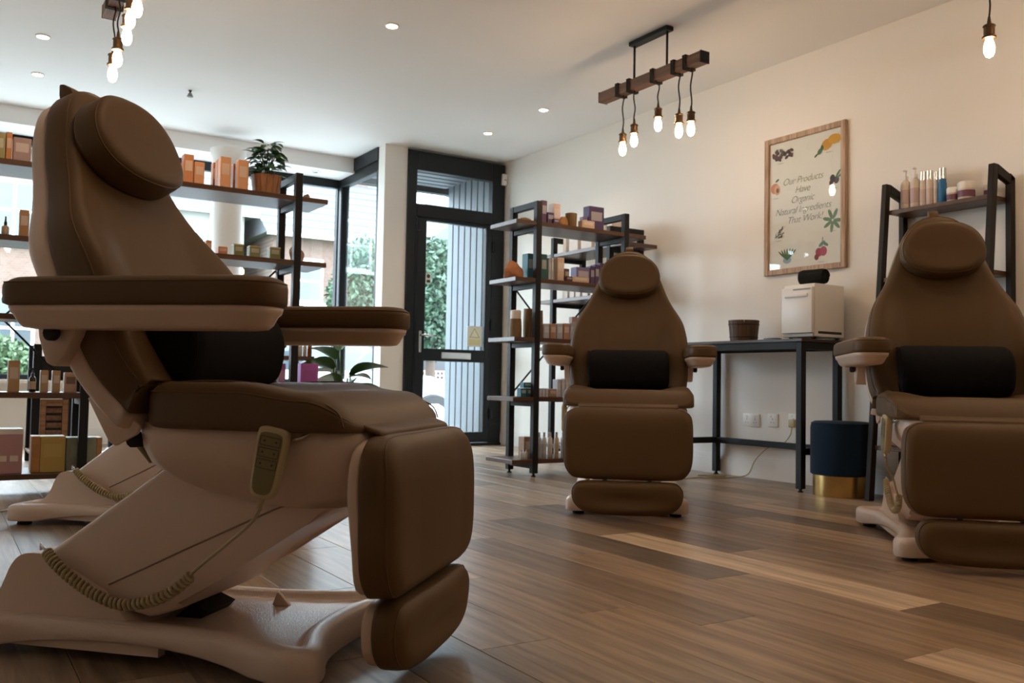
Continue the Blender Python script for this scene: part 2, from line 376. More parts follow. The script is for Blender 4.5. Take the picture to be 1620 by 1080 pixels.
fr('door_stile', 3.68, 3.775, 0.03, 2.105, DY-0.046, DY+0.021, leaf); fr('door_stile', 4.415, 4.482, 0.03, 2.105, DY-0.046, DY+0.021, leaf)
fr('pane', 3.77, 4.42, 0.895, 2.085, DY-0.01, DY, leaf, M_GLASS, 0); fr('pane', 3.77, 4.42, 0.12, 0.79, DY-0.01, DY, leaf, M_GLASS, 0)
fr('letterbox', 3.95, 4.268, 0.808, 0.872, DY-0.058, DY-0.04, leaf, M_CHROME, 0.006)
fr('handle_plate', 3.716, 3.744, 0.86, 1.06, DY-0.054, DY-0.04, leaf, M_CHROME, 0.004)
tube('handle_lever', [(3.73, DY-0.05, 1.02), (3.73, DY-0.1, 1.02), (3.75, DY-0.105, 1.02), (3.87, DY-0.1, 1.015)], 0.010, M_CHROME, leaf)
for zz in (0.3, 1.15, 1.9): lathe('hinge', [(0.016, -0.05), (0.018, -0.045), (0.018, 0.045), (0.016, 0.05)], M_FRAME, leaf, 10, (4.49, DY-0.055, zz))
for zz in (2.02,): lathe('hinge', [(0.014, -0.04), (0.016, 0.04)], M_FRAME, leaf, 10, (3.69, DY-0.05, zz))
sg = fr('notice', 4.243, 4.402, 0.935, 1.13, DY-0.014, DY-0.011, leaf, cm((0.78, 0.80, 0.72)), 0)
M_YEL = cm((0.62, 0.52, 0.12))
bm = bmesh.new(); tri = [(4.322, 1.115), (4.265, 1.02), (4.38, 1.02)]; tri2 = [(4.322, 1.098), (4.280, 1.028), (4.365, 1.028)]
A = [bm.verts.new((x, DY-0.0155, z)) for x, z in tri]; B = [bm.verts.new((x, DY-0.0155, z)) for x, z in tri2]
for i in range(3): bm.faces.new((A[i], A[(i+1) % 3], B[(i+1) % 3], B[i]))
from_bm('warning_triangle', bm, M_YEL, sg)
fr('yellow_panel', 4.262, 4.384, 0.95, 1.005, DY-0.0165, DY-0.0145, sg, cm((0.72, 0.66, 0.35)), 0)
st = fr('sticker', 3.79, 3.845, 1.50, 1.60, DY-0.013, DY-0.011, leaf, cm((0.72, 0.75, 0.75)), 0)
lathe('sticker_ring', [(0.018, 0), (0.018, 0.001)], M_DARKLINE, st, 14, (3.8175, DY-0.0135, 1.57), Matrix.Rotation(PI/2, 4, 'X'))
fr('sticker_bar', 3.80, 3.835, 1.512, 1.535, DY-0.0145, DY-0.0133, st, M_DARKLINE, 0)
al = empty('alarm_contact', (4.605, DY-0.045, 2.57)); tag(al, 'small white alarm sensor on the dark door frame corner', 'sensor')
box('sensor_case', (-0.028, -0.022, -0.055), (0.022, 0.012, 0.055), M_WHITEP, al, 0.006, 2); box('sensor_window', (-0.014, -0.0235, -0.012), (0.012, -0.0215, 0.004), cm((0.35, 0.33, 0.3)), al)
al.rotation_euler = (0, 0.06, 0)

# porch outside the door
M_SLAT = mat('grey_painted_slat', (0.12, 0.145, 0.17), 0.5, var=0.05)
pw = struct(box('wall_porch', (4.585, DY+0.1, -0.05), (4.68, 8.50, 2.75), mat('porch_shadow_gap', (0.012, 0.015, 0.018), 0.8)), 'grey boarded side wall of the porch')
for i in range(7):
    y = DY+0.11+i*0.125; box('slat', (4.535, y, 0.0), (4.585, y+0.108, 2.68), M_SLAT, pw, 0.004)
pc = struct(box('ceiling_porch', (RX+0.08, DY+0.06, 2.70), (4.70, 8.62, 2.78), mat('porch_shadow_gap', (0.04, 0.05, 0.06), 0.8)), 'slatted porch ceiling')
for i in range(7):
    y = DY+0.09+i*0.14; box('slat', (RX+0.09, y, 2.655), (4.535, y+0.105, 2.70), M_SLAT, pc, 0.004)
struct(box('trim_5', (RX+0.09, 8.56, 2.60), (4.70, 8.66, 2.80), M_FRAME), 'dark porch fascia beam')
col = lathe('window_column', [(0.15, 0.0), (0.15, 0.09), (0.135, 0.12), (0.135, 2.52), (0.15, 2.55), (0.15, 2.60)], M_WALL, None, 32, (2.10, 8.05, 0)); tag(col, 'round white column standing in front of the shop window', 'column')

# ------------------------------------------------------------------ treatment chair (local: x forward, y left, z up)
def make_chair():
    C = empty('treatment_chair')
    # base plate with splayed feet and a recessed tray
    half = [(-0.45, 0.0), (-0.45, 0.20), (-0.445, 0.265), (-0.40, 0.275), (-0.34, 0.262), (-0.24, 0.222), (-0.10, 0.212), (0.10, 0.212), (0.24, 0.228), (0.34, 0.258), (0.40, 0.280), (0.455, 0.280), (0.478, 0.25), (0.472, 0.205), (0.448, 0.15), (0.430, 0.08), (0.426, 0.0)]
    out = [(x, y) for x, y in half] + [(x, -y) for x, y in half[-2:0:-1]]
    out = [(p.x, p.y) for p in catmull([(x, y, 0) for x, y in out], 4, True)]
    arch = lambda x: 0.018 + 0.028*max(0, 1-(x/0.33)**2)
    def bmap(a, b, h): return (a, b, (arch(a) if h < 0.02 else 0.018) + h)
    def bhf(a, b):
        f = max(0, min(1, (a-0.02)/0.08))*max(0, min(1, (0.31-a)/0.05))
        return 0
    rg = [(0.02, 0.0), (0.002, 0.0), (0, 0.004), (0, 0.044), (0.003, 0.054), (0.010, 0.062), (0.022, 0.066), (0.040, 0.066), (0.048, 0.060), (0.056, 0.052), (0.064, 0.050)]
    pad('base', out, 0.066, 0.02, M_TRAY, C, bmap, None, rings=rg, n=160, inner=(0.8, 0.6, 0.4, 0.2))
    for sx, sy in ((-0.40, 0.22), (-0.40, -0.22), (0.41, 0.225), (0.41, -0.225)): lathe('foot', [(0.026, 0), (0.028, 0.004), (0.022, 0.024)], M_RUBBER, C, 14, (sx, sy, 0))
    # rear housing
    hp = [(p.x, p.z) for p in catmull([(-0.42, 0, 0.075), (-0.365, 0, 0.088), (-0.325, 0, 0.125), (-0.295, 0, 0.185), (-0.265, 0, 0.210), (-0.215, 0, 0.214)], 5)] + [(-0.06, 0.141), (-0.02, 0.105), (0.055, 0.03), (-0.40, 0.03)]
    hs = prism('rear_housing', hp, -0.178, 0.178, M_SHELL, C, 0.010, 3)
    for s in (-1, 1):
        lathe('bolt', [(0.006, 0), (0.007, 0.002), (0.004, 0.004)], M_BRONZE, hs, 10, (0.075, s*0.197, 0.055), Matrix.Rotation(-s*PI/2, 4, 'X'))
    boxes('skirt_panel', [((-0.33, s*0.19-0.012, 0.022), (0.095, s*0.19+0.012, 0.082)) for s in (-1, 1)], M_SHELL, hs)
    # mechanism seen in the gap and front link
    prism('scissor_link', [(0.03, 0.06), (0.10, 0.064), (0.12, 0.085), (0.08, 0.10)], -0.06, 0.06, M_RUBBER, C)
    prism('brace_fin', [(0.19, 0.06), (0.24, 0.066), (0.205, 0.10)], 0.10, 0.115, M_SHELL, C, 0.003, 1)
    # lifting arm cover
    la = prism('lift_arm', [(-0.235, 0.185), (-0.205, 0.222), (0.14, 0.462), (0.42, 0.47), (0.50, 0.40), (0.475, 0.352), (0.40, 0.305), (0.21, 0.198), (0.12, 0.115), (0.045, 0.09), (-0.10, 0.118)], -0.165, 0.165, M_SHELL, C, 0.014, 3)
    for s in (-1, 1): tube('seam', [(-0.055, s*0.1655, 0.155), (0.15, s*0.1655, 0.252), (0.33, s*0.1655, 0.335), (0.42, s*0.1655, 0.37)], 0.0022, mat('seam_shadow', (0.30, 0.22, 0.18), 0.7), la, 6)
    # moulded seat bowl
    sec = [(0.0, 0.262, 0.052, 0.552), (0.02, 0.270, 0.050, 0.558), (0.05, 0.268, 0.055, 0.560), (0.085, 0.255, 0.068, 0.552), (0.12, 0.225, 0.11, 0.535), (0.145, 0.205, 0.17, 0.515), (0.165, 0.19, 0.28, 0.495), (0.172, 0.16, 0.35, 0.47)]
    v, f = [], []; NS = 40
    for d, hw, xa, xb in sec:
        ol = resample(rrect((xb-xa)/2, hw, min(0.07, (xb-xa)/2.5), 6, (xa+xb)/2, 0), NS)
        for p in ol: v.append((p.x, p.y, 0.512-d))
    for k in range(len(sec)-1):
        for i in range(NS): j = (i+1) % NS; f.append((k*NS+i, k*NS+j, (k+1)*NS+j, (k+1)*NS+i))
    f.append(tuple(range(NS))[::-1]); f.append(tuple((len(sec)-1)*NS+i for i in range(NS)))
    bowl = from_py('seat_bowl', v, f, M_SHELL, C); bowl.data.set_sharp_from_angle(angle=math.radians(50))
    # seat cushion with raised side bolsters and a dipped middle
    so = [(0.075, 0.0), (0.078, 0.20), (0.10, 0.27), (0.16, 0.294), (0.30, 0.300), (0.45, 0.302), (0.520, 0.290), (0.548, 0.24), (0.556, 0.12), (0.556, 0.0)]
    so = [(p.x, p.y) for p in catmull([(x, y, 0) for x, y in so + [(x, -y) for x, y in so[-2:0:-1]]], 4, True)]
    def shf(a, b):
        t = max(0, min(1, (abs(b)-0.10)/0.15)); side = t*t*(3-2*t)
        g = max(0, min(1, (a-0.30)/0.14)); g = g*g*(3-2*g)
        bol = side*0.026*(1-g)
        nose = math.exp(-((a-0.44)/0.10)**2)*0.012*(1-0.2*side)
        drop = -0.055*max(0, (a-0.45)/0.10)**2
        return bol + nose + drop - 0.004
    st = pad('seat_cushion', so, 0.073, 0.030, M_LEATHER, C, lambda a, b, h: (a, b, 0.503+h), shf, rb=0.012, n=96, inner=[0.95-0.05*k for k in range(19)], piping=0.0022)
    for s in (-1, 1):
        pts = catmull([(0.115, s*0.262, 0.592), (0.22, s*0.268, 0.600), (0.32, s*0.268, 0.598), (0.40, s*0.272, 0.583), (0.47, s*0.282, 0.567), (0.52, s*0.290, 0.545), (0.535, s*0.2935, 0.515)], 6)
        tube('stitched_seam', pts, 0.0020, M_LEATHER, st, 6)
    # loose flap between seat and leg rest
    fo = rrect(0.225, 0.034, 0.012)
    pad('seat_flap', fo, 0.012, 0.005, M_LEATHER, C, lambda a, b, h: (0.556+b*0.93-h*0.35, a, 0.506+h-b*0.30), n=48, inner=(0.7, 0.4))
    # leg rest
    lo = [(p.x, p.y) for p in catmull([(x, y, 0) for x, y in ((0.0, 0.160), (0.20, 0.160), (0.255, 0.150), (0.284, 0.115), (0.289, 0.0), (0.285, -0.085), (0.262, -0.135), (0.21, -0.158), (0.0, -0.160), (-0.21, -0.158), (-0.262, -0.135), (-0.285, -0.085), (-0.289, 0.0), (-0.284, 0.115), (-0.255, 0.150), (-0.20, 0.160))], 5, True)]
    def lmap(a, b, h): return (0.566+h-0.10*(b+0.16)*0.10, a, 0.338+b+0.06*h)
    def lhf(a, b):
        return 0.012*(1-min(1, abs(a)/0.29)**2)*(1-min(1, abs(b)/0.16)**4) - 0.020*max(0, b/0.16)**3 + 0.008*max(0, (abs(a)-0.15)/0.14)
    lg = pad('leg_rest', lo, 0.070, 0.032, M_LEATHER, C, lmap, lhf, rb=0.01, n=96, piping=0.0022)
    pad('leg_rest_shell', [(x*0.97, y*0.96) for x, y in lo], 0.026, 0.010, M_SHELL, lg, lambda a, b, h: (0.568-h+0.006*math.sin((b+0.16)*20), a, 0.338+b), n=64)
    # foot rest
    fo = [(p.x, p.y) for p in catmull([(x, y, 0) for x, y in ((0.0, 0.072), (0.19, 0.072), (0.235, 0.055), (0.248, 0.018), (0.235, -0.030), (0.19, -0.064), (0.10, -0.076), (0.0, -0.078), (-0.10, -0.076), (-0.19, -0.064), (-0.235, -0.030), (-0.248, 0.018), (-0.235, 0.055), (-0.19, 0.072))], 5, True)]
    ft = pad('foot_rest', fo, 0.066, 0.030, M_LEATHER, C, lambda a, b, h: (0.580+h, a, 0.101+b+0.03*h), lambda a, b: 0.008*(1-min(1, abs(a)/0.25)**2)-0.012*math.exp(-(a/0.15)**2)*math.exp(-((b+0.01)/0.03)**2), rb=0.01, n=80, piping=0.0020)
    pad('foot_rest_shell', [(x*0.96, y*0.94) for x, y in fo], 0.028, 0.010, M_SHELL, ft, lambda a, b, h: (0.582-h, a, 0.101+b), n=64)
    for s in (-1, 1):
        box('slide_rail', (0.556, s*0.10-0.012, 0.12), (0.568, s*0.10+0.012, 0.30), M_CHROME, C, 0.003)
    box('leg_rest_hinge', (0.49, -0.17, 0.42), (0.565, 0.17, 0.46), M_SHELL, C, 0.01, 2)
    # back rest
    prof = [(0.0, (0.075, 0.528)), (0.035, (0.042, 0.546)), (0.165, (-0.040, 0.649)), (0.34, (-0.110, 0.806)), (0.49, (-0.183, 0.936)), (0.65, (-0.252, 1.077)), (0.75, (-0.288, 1.173)), (0.815, (-0.312, 1.233)), (0.86, (-0.328, 1.275))]
    cv = catmull([(p[0], 0, p[1]) for _, p in prof], 8); cl = [0.0]
    for a, b in zip(cv, cv[1:]): cl.append(cl[-1]+(b-a).length)
    Lb = cl[-1]
    def at(s):
        s = max(0, min(Lb-1e-6, s)); i = 0
        while cl[i+1] < s: i += 1
        t = (s-cl[i])/(cl[i+1]-cl[i]); i0, i1 = max(0, i-3), min(len(cv)-1, i+4)
        d = cv[i1]-cv[i0]; d.normalize(); return cv[i].lerp(cv[i+1], t), Vector((d.z, 0, -d.x))
    def amap(a, b, h):
        over = max(0, b-Lb) if b > Lb else (b if b < 0 else 0)
        p, nv = at(b); t = Vector((-nv.z, 0, nv.x)); q = p+nv*h+t*over; return (q.x, a, q.z)
    hwz = [(0.0, 0.255), (0.03, 0.278), (0.09, 0.296), (0.17, 0.302), (0.30, 0.302), (0.40, 0.285), (0.46, 0.262), (0.52, 0.228), (0.58, 0.200), (0.66, 0.172), (0.74, 0.140), (0.79, 0.108), (0.825, 0.066), (0.84, 0.0)]
    kk = Lb/0.84
    bo = [(w, s*kk) for s, w in hwz] + [(-w, s*kk) for s, w in hwz[-2::-1]]
    bo = [(p.x, p.y) for p in catmull([(x, y, 0) for x, y in bo], 4, True)]
    def ahf(a, b):
        s = b/kk
        t = max(0, min(1, (abs(a)-0.13)/0.12)); t = t*t*(3-2*t)
        z = math.exp(-((s-0.27)/0.17)**2)
        return t*0.034*z - 0.012*z*(1-t) + 0.012*math.exp(-((s-0.10)/0.07)**2)*(1-t)
    bk = pad('back_cushion', bo, 0.078, 0.034, M_LEATHER, C, amap, ahf, rb=0.010, n=120, inner=[0.96-0.04*k for k in range(24)], piping=0.0022)
    pad('back_shell', [(x*0.995, y*0.985+0.006) for x, y in bo], 0.050, 0.022, M_SHELL, C, lambda a, b, h: amap(a, b, 0.004-h*(1.0+0.35*math.exp(-((b/kk-0.45)/0.10)**2))), n=96)
    # moulded lower part of the shell that carries the hinge
    for s in (-1, 1):
        prism('back_bracket', [(-0.030, 0.565), (0.05, 0.528), (0.078, 0.505), (0.07, 0.488), (0.02, 0.462), (0.005, 0.470), (-0.05, 0.560)], s*0.26-0.006, s*0.26+0.006, M_SHELL, C, 0.004)
        prism('arm_bracket', [(-0.125, 0.735), (-0.02, 0.735), (-0.03, 0.69), (-0.055, 0.645), (-0.075, 0.622), (-0.098, 0.628), (-0.118, 0.68)], s*0.305-0.028, s*0.305+0.028, M_SHELL, C, 0.008, 2)
    tube('hinge_rod', [(0.05, -0.25, 0.475), (0.05, 0.25, 0.475)], 0.016, M_RUBBER, C, 10)
    tube('actuator', [(0.0, 0.03, 0.50), (0.16, 0.03, 0.40)], 0.018, M_RUBBER, C, 10)
    tube('pivot_lever', [(0.02, -0.20, 0.475), (0.055, -0.19, 0.43), (0.09, -0.17, 0.44)], 0.009, M_OLIVE, C, 8)
    # head pillow and its pull tab
    sgp = lambda q, e: math.copysign(abs(q)**e, q)
    po = [(0.160*sgp(math.cos(t), 0.86), 0.120*sgp(math.sin(t), 0.86)*(1.0+0.05*math.sin(t))) for t in [2*PI*i/64 for i in range(64)]]
    s0 = 0.660*kk
    pl = pad('head_pillow', po, 0.078, 0.024, M_LEATHER, C, lambda a, b, h: amap(a, s0+b, 0.072+h+0.012*(1-(b/0.108))*0), lambda a, b: 0.007*(1-(a/0.17)**2), rb=0.016, n=72, piping=0.0020)
    prism('pull_tab', [(-0.350, 1.25), (-0.312, 1.25), (-0.314, 1.290), (-0.322, 1.306), (-0.345, 1.318), (-0.358, 1.318), (-0.354, 1.290)], -0.020, 0.020, M_LEATHER, C, 0.005)
    tube('pillow_strap', [(-0.335, 0.0, 1.268), (-0.30, 0.0, 1.276), (-0.262, 0.0, 1.262)], 0.012, M_LEATHER, C, 8)
    # arm rests
    for s in (-1, 1):
        A = empty('armrest'); A.parent = C
        ao = [(p.x, p.y) for p in catmull([(x, y, 0) for x, y in ((-0.145, 0.0), (-0.142, 0.05), (-0.11, 0.068), (0.10, 0.072), (0.34, 0.068), (0.40, 0.058), (0.425, 0.03), (0.428, 0.0), (0.425, -0.03), (0.40, -0.058), (0.34, -0.068), (0.10, -0.072), (-0.11, -0.068), (-0.142, -0.05))], 4, True)]
        pad('arm_pad', ao, 0.058, 0.022, M_LEATHER, A, lambda a, b, h: (a, s*0.347+b, 0.740+h), rb=0.010, n=88, piping=0.0018)
        rg = [(0.042, 0.0), (0.028, 0.002), (0.020, 0.010), (0.013, 0.026), (0.008, 0.031), (0.006, 0.043), (0.010, 0.044)]
        pad('arm_shell', ao, 0.044, 0.01, M_SHELL, A, lambda a, b, h: (a, s*0.347+b, 0.697+h), rings=rg, n=72, inner=(0.5,))
        lathe('adjuster_knob', [(0.012, -0.01), (0.016, -0.006), (0.016, 0.006), (0.012, 0.01)], M_RUBBER, A, 14, (-0.075, s*0.345, 0.690), Matrix.Rotation(PI/2, 4, 'X'))
    # hand control on its hook, with a coiled lead
    H = empty('hand_control'); H.parent = C; H.location = (0.385, -0.287, 0.445); H.rotation_euler = (0, math.radians(10), math.radians(4))
    def cmap(a, b, h): return (a, -h, b)
    co = [(p.x, p.y) for p in catmull([(x, y, 0) for x, y in ((0.0, 0.070), (0.024, 0.068), (0.031, 0.055), (0.029, 0.0), (0.026, -0.05), (0.018, -0.066), (0.0, -0.070), (-0.018, -0.066), (-0.026, -0.05), (-0.029, 0.0), (-0.031, 0.055), (-0.024, 0.068))], 4, True)]
    pad('control_body', co, 0.024, 0.007, M_KHAKI, H, cmap, n=56, inner=(0.5,))
    pad('control_face', [(x*0.78, y*0.86-0.001) for x, y in co], 0.0012, 0.0005, M_OLIVE, H, lambda a, b, h: (a, -0.0238-h, b), n=40, inner=(0.5,))
    for k in range(3):
        zc = 0.042-k*0.022; o = rrect(0.0205, 0.0085, 0.002, 2, 0, zc)
        bt = tube('button', [(a, -0.0252, b) for a, b in o], 0.0006, M_DARKLINE, H, 4, True)
        for q in (-0.012, 0.012): lathe('button_mark', [(0.0022, 0), (0.0022, 0.0006)], M_DARKLINE, bt, 8, (q, -0.0250, zc), Matrix.Rotation(PI/2, 4, 'X'))
    tube('lead_gland', [(0, -0.012, -0.068), (-0.002, -0.012, -0.09)], [0.007, 0.0045], M_KHAKI, H, 8)
    tube('control_hook', [(0.455, -0.262, 0.505), (0.452, -0.275, 0.500), (0.44, -0.282, 0.492), (0.42, -0.284, 0.488)], 0.0035, M_CHROME, C, 8)
    tube('straight_lead', catmull([(0.370, -0.297, 0.358), (0.345, -0.29, 0.325), (0.275, -0.255, 0.275), (0.20, -0.228, 0.222), (0.172, -0.215, 0.200)], 6), 0.0036, M_KHAKI, C, 6)
    path = catmull([(0.172, -0.213, 0.198), (0.12, -0.205, 0.158), (0.06, -0.20, 0.133), (0.0, -0.198, 0.124), (-0.06, -0.197, 0.138), (-0.115, -0.195, 0.163), (-0.165, -0.193, 0.195), (-0.196, -0.190, 0.222)], 24)
    hel = []; prev = None; turns = 36
    fine = []
    for i in range(len(path)-1):
        for k in range(3): fine.append(path[i].lerp(path[i+1], k/3))
    for i, p in enumerate(fine):
        t = fine[min(i+1, len(fine)-1)]-fine[max(i-1, 0)]; t.normalize(); a = t.cross(Vector((0, 1, 0))); a.normalize(); b = t.cross(a)
        q = 2*PI*turns*i/len(fine); hel.append(p+(a*math.cos(q)+b*math.sin(q))*0.0095)
    tube('coiled_lead', hel, 0.0040, M_KHAKI, C, 5)
    tube('lead_clip', [(-0.196, -0.19, 0.222), (-0.215, -0.185, 0.235), (-0.222, -0.175, 0.222)], 0.003, M_CHROME, C, 6)
    return C
def place_chair(o, x, y, deg, label):
    o.location = (x, y, 0); o.rotation_euler = (0, 0, math.radians(deg)); tag(o, label, 'treatment chair', 'brown treatment chairs'); return o
BACK = ('back_cushion', 'back_shell', 'head_pillow', 'pull_tab', 'pillow_strap', 'back_bracket')
def lean(ob, deg, px_=0.05, pz_=0.50):
    a = math.radians(deg); c, s_ = math.cos(a), math.sin(a)
    ob.rotation_euler = (0, a, 0); ob.location = (px_-(px_*c+pz_*s_), 0, pz_-(-px_*s_+pz_*c))
def set_back(ch, deg):
    for p in ch.children:
        if p.name.split('.')[0] in BACK: lean(p, deg)
    return ch
CH1 = (0.491, 2.217, -45.5); CH2 = (0.763, 4.036, -45.5); CH3 = (3.01, 3.63, -129.5); CH4 = (3.41, 2.135, -134.0)
proto = place_chair(make_chair(), *CH1, 'large brown padded treatment chair in the left foreground, seen from its side')
place_chair(copy_tree(proto), *CH2, 'treatment chair mostly hidden behind the large foreground chair, its pale base showing')
place_chair(set_back(copy_tree(proto), 6.0), *CH3, 'brown treatment chair facing the viewer in the middle of the room')
place_chair(set_back(copy_tree(proto), 9.0), *CH4, 'brown treatment chair cut off by the right edge, in front of the ladder shelf')
def lumbar(ch, label, fwd=0.0):
    L = empty('lumbar_cushion', (ch[0]+fwd*math.cos(math.radians(ch[2])), ch[1]+fwd*math.sin(math.radians(ch[2])), 0), math.radians(ch[2])); tag(L, label, 'cushion', 'black lumbar cushions')
    out = [(p.x, p.y) for p in catmull([(x, z, 0) for x, z in ((0.078, 0.61), (0.095, 0.590), (0.125, 0.590), (0.154, 0.615), (0.166, 0.68), (0.152, 0.735), (0.115, 0.768), (0.07, 0.780), (0.018, 0.780), (0.002, 0.762), (0.034, 0.67))], 4, True)]
    pad('cushion_cover', out, 0.405, 0.03, M_BLACKF, L, lambda a, b, h: (a, h-0.2025, b), rb=0.03, n=56, inner=(0.6, 0.3))
    v = [(p[0], p[1]) for p in resample([(0.10+(x-0.10)*0.92, 0.682+(z-0.682)*0.92) for x, z in out], 40)]
    tube('zip_seam', [(x, -0.199, z) for x, z in v], 0.002, M_BLACKF, L, 5, True)
    return L
lumbar(CH1, 'black lumbar bolster cushion on the large foreground chair')
lumbar(CH3, 'black lumbar cushion on the middle chair facing the viewer', 0.020)
lumbar(CH4, 'black lumbar cushion on the chair at the right edge', 0.030)

# ------------------------------------------------------------------ open shelving units
SHZ = [1.655, 1.283, 0.897, 0.512, 0.112]       # top faces of the boards
def make_shelf(name, label, W=0.775, D=0.335, over=0.155, H=1.79):
    """length along x from the left post, depth along +y"""
    S = empty(name); tag(S, label, 'shelving unit', 'black metal and walnut shelving units'); p = 0.042
    for x in (0, W-p):
        for y in (0, D-p):
            po = box('post', (x, y, 0.022), (x+p, y+p, H), M_METAL, S, 0.003)
            lathe('levelling_foot', [(0.014, 0), (0.016, 0.006), (0.008, 0.008), (0.008, 0.024)], M_RUBBER, po, 10, (x+p/2, y+p/2, 0))
        box('top_rail', (x+0.003, p, H-p), (x+p-0.003, D-p, H), M_METAL, S, 0.003)
        for z in SHZ: box('side_rail', (x+0.006, p, z-0.062), (x+p-0.006, D-p, z-0.030), M_METAL, S, 0.002)
    for z in SHZ: box('shelf_board', (-over, -0.008+0.012, z-0.028), (W+over, D-0.004, z), M_SHELFW, S, 0.002)
    for a, b in (((p, 1.25), (W-p, 0.53)), ((p, 0.53), (W-p, 1.25))): tube('cross_brace', [(a[0], D-0.004, a[1]), (b[0], D-0.004, b[1])], 0.006, M_METAL, S, 6)
    return S
R1X, R1Y = 3.258, 4.868
r1 = make_shelf('shelving_unit', 'black-framed walnut shelving unit standing between the door and the middle chair'); r1.location = (R1X, R1Y, 0)
R2X, R2Y = 4.215, 6.09
r2 = copy_tree(r1); r2.location = (R2X, R2Y, 0); r2.rotation_euler = (0, 0, -PI/2); r2['label'] = 'shelving unit along the right wall, half hidden behind another unit'
LY = 5.05
l1 = copy_tree(r1); l1.location = (0.975, LY, 0); l1['label'] = 'window-side shelving unit with the potted plant on top'
l2 = copy_tree(r1); l2.location = (-0.112, LY, 0); l2['label'] = 'window-side shelving unit cut off by the left edge, with the pink box'

def zt(py, px, Y): return uy(px, py, Y).z
def carton(X0, X1, Y0, Y1, z, h, col, label, group=None, band=None, lidcol=None, face='y'):
    C = empty('carton', ((X0+X1)/2, (Y0+Y1)/2, z)); tag(C, label, 'carton', group); a, b = (X1-X0)/2, (Y1-Y0)/2
    box('carton_body', (-a, -b, 0), (a, b, h), cm(col), C, min(0.0025, a*0.2), 1)
    bc = band or tuple(min(0.9, c*0.6+0.32) for c in col)
    if face == 'y': box('printed_panel', (-a*0.72, -b-0.0012, h*0.42), (a*0.72, -b-0.0002, h*0.78), cm(bc), C)
    else: box('printed_panel', (-a-0.0012, -b*0.72, h*0.42), (-a-0.0002, b*0.72, h*0.78), cm(bc), C)
    if lidcol: box('carton_lid', (-a-0.001, -b-0.001, h*0.88), (a+0.001, b+0.001, h+0.001), cm(lidcol), C, 0.002)
    return C
def carton_px(x0, x1, ytop, Y, z, depth, col, label, group=None, **k):
    A, B = uy(x0+0.15, (ytop+10), Y), uy(x1-0.15, (ytop+10), Y); h = max(0.02, zt(ytop, (x0+x1)/2, Y)-z)
    return carton(A.x, B.x, Y, Y+depth, z+0.0005, h, col, label, group, **k)
def bottle(name, loc, r, h, body, cap, label, cat, group=None, neck=0.35, caph=0.22, band=None, pump=False, dropper=False):
    B = empty(name, loc); tag(B, label, cat, group); hb = h*(1-caph)
    bd = lathe('bottle_body', [(r*0.9, 0), (r, r*0.12), (r, hb*0.82), (r*0.85, hb*0.92), (r*neck, hb), (r*neck, hb*1.01)], body, B, 16)
    if band: lathe('bottle_label', [(r*1.012, hb*0.18), (r*1.012, hb*0.66)], band, bd, 16)
    if dropper:
        lathe('dropper_cap', [(r*0.45, hb), (r*0.45, hb+h*caph*0.4), (r*0.28, hb+h*caph*0.45), (r*0.22, h), (r*0.1, h*1.01)], cap, B, 12)
    elif pump:
        lathe('pump_collar', [(r*0.5, hb), (r*0.5, hb+h*caph*0.4), (r*0.16, hb+h*caph*0.42), (r*0.16, h)], cap, B, 12)
        box('pump_nozzle', (-r*0.9, -r*0.18, h-0.008), (r*0.25, r*0.18, h+0.002), cap, B, 0.001)
    else: lathe('bottle_cap', [(r*max(neck, .5), hb*0.985), (r*max(neck, .5), h*0.995), (r*max(neck, .5)*0.9, h)], cap, B, 14)
    return B
def rock(loc, sx, sy, h, col, label, cat='mineral lump', name='salt_rock', seed=1, parts=True):
    rng = random.Random(seed); bm = bmesh.new(); bmesh.ops.create_icosphere(bm, subdivisions=3, radius=1.0)
    seeds = [(Vector((rng.uniform(-1, 1), rng.uniform(-1, 1), rng.uniform(-1, 1))).normalized(), rng.uniform(0.62, 0.95)) for _ in range(16)]
    for v in bm.verts:
        d = v.co.normalized(); s = 1.0
        for q, k in seeds:
            c = d.dot(q)
            if c*s > k: s = min(s, k/c)
        v.co = d*s; v.co.z = max(v.co.z, -0.55)
    zs = [v.co.z for v in bm.verts]; z0, z1 = min(zs), max(zs)
    for v in bm.verts: v.co = Vector((v.co.x*sx, v.co.y*sy, (v.co.z-z0)/(z1-z0)*h))
    me = mat(name+'_%d' % seed, col, 0.55, var=0.45, scale=22, bump=0.6, bscale=60)
    o = from_bm(name, bm, me); o.location = loc; tag(o, label, cat); return o
def wood_pot(loc, r, h, label, staves=14, name='wooden_pot', m=M_RUSTIC, flare=1.18, cat='pot'):
    P = empty(name, loc); tag(P, label, cat)
    for i in range(staves):
        t0, t1 = 2*PI*i/staves, 2*PI*(i+0.93)/staves; v, f = [], []
        for z, rr in ((0, r), (h, r*flare)):
            for t in (t0, (t0+t1)/2, t1):
                v.append((rr*math.cos(t), rr*math.sin(t), z)); v.append(((rr-0.008)*math.cos(t), (rr-0.008)*math.sin(t), z))
        f = [(0, 2, 8, 6), (2, 4, 10, 8), (1, 7, 9, 3), (3, 9, 11, 5), (6, 8, 9, 7), (8, 10, 11, 9), (0, 1, 3, 2), (2, 3, 5, 4), (0, 6, 7, 1), (4, 5, 11, 10)]
        from_py('stave', v, f, m, P, False)
    lathe('pot_base', [(r*0.97, 0.0), (r*0.97, 0.008)], m, P, 20, (0, 0, 0.002))
    return P
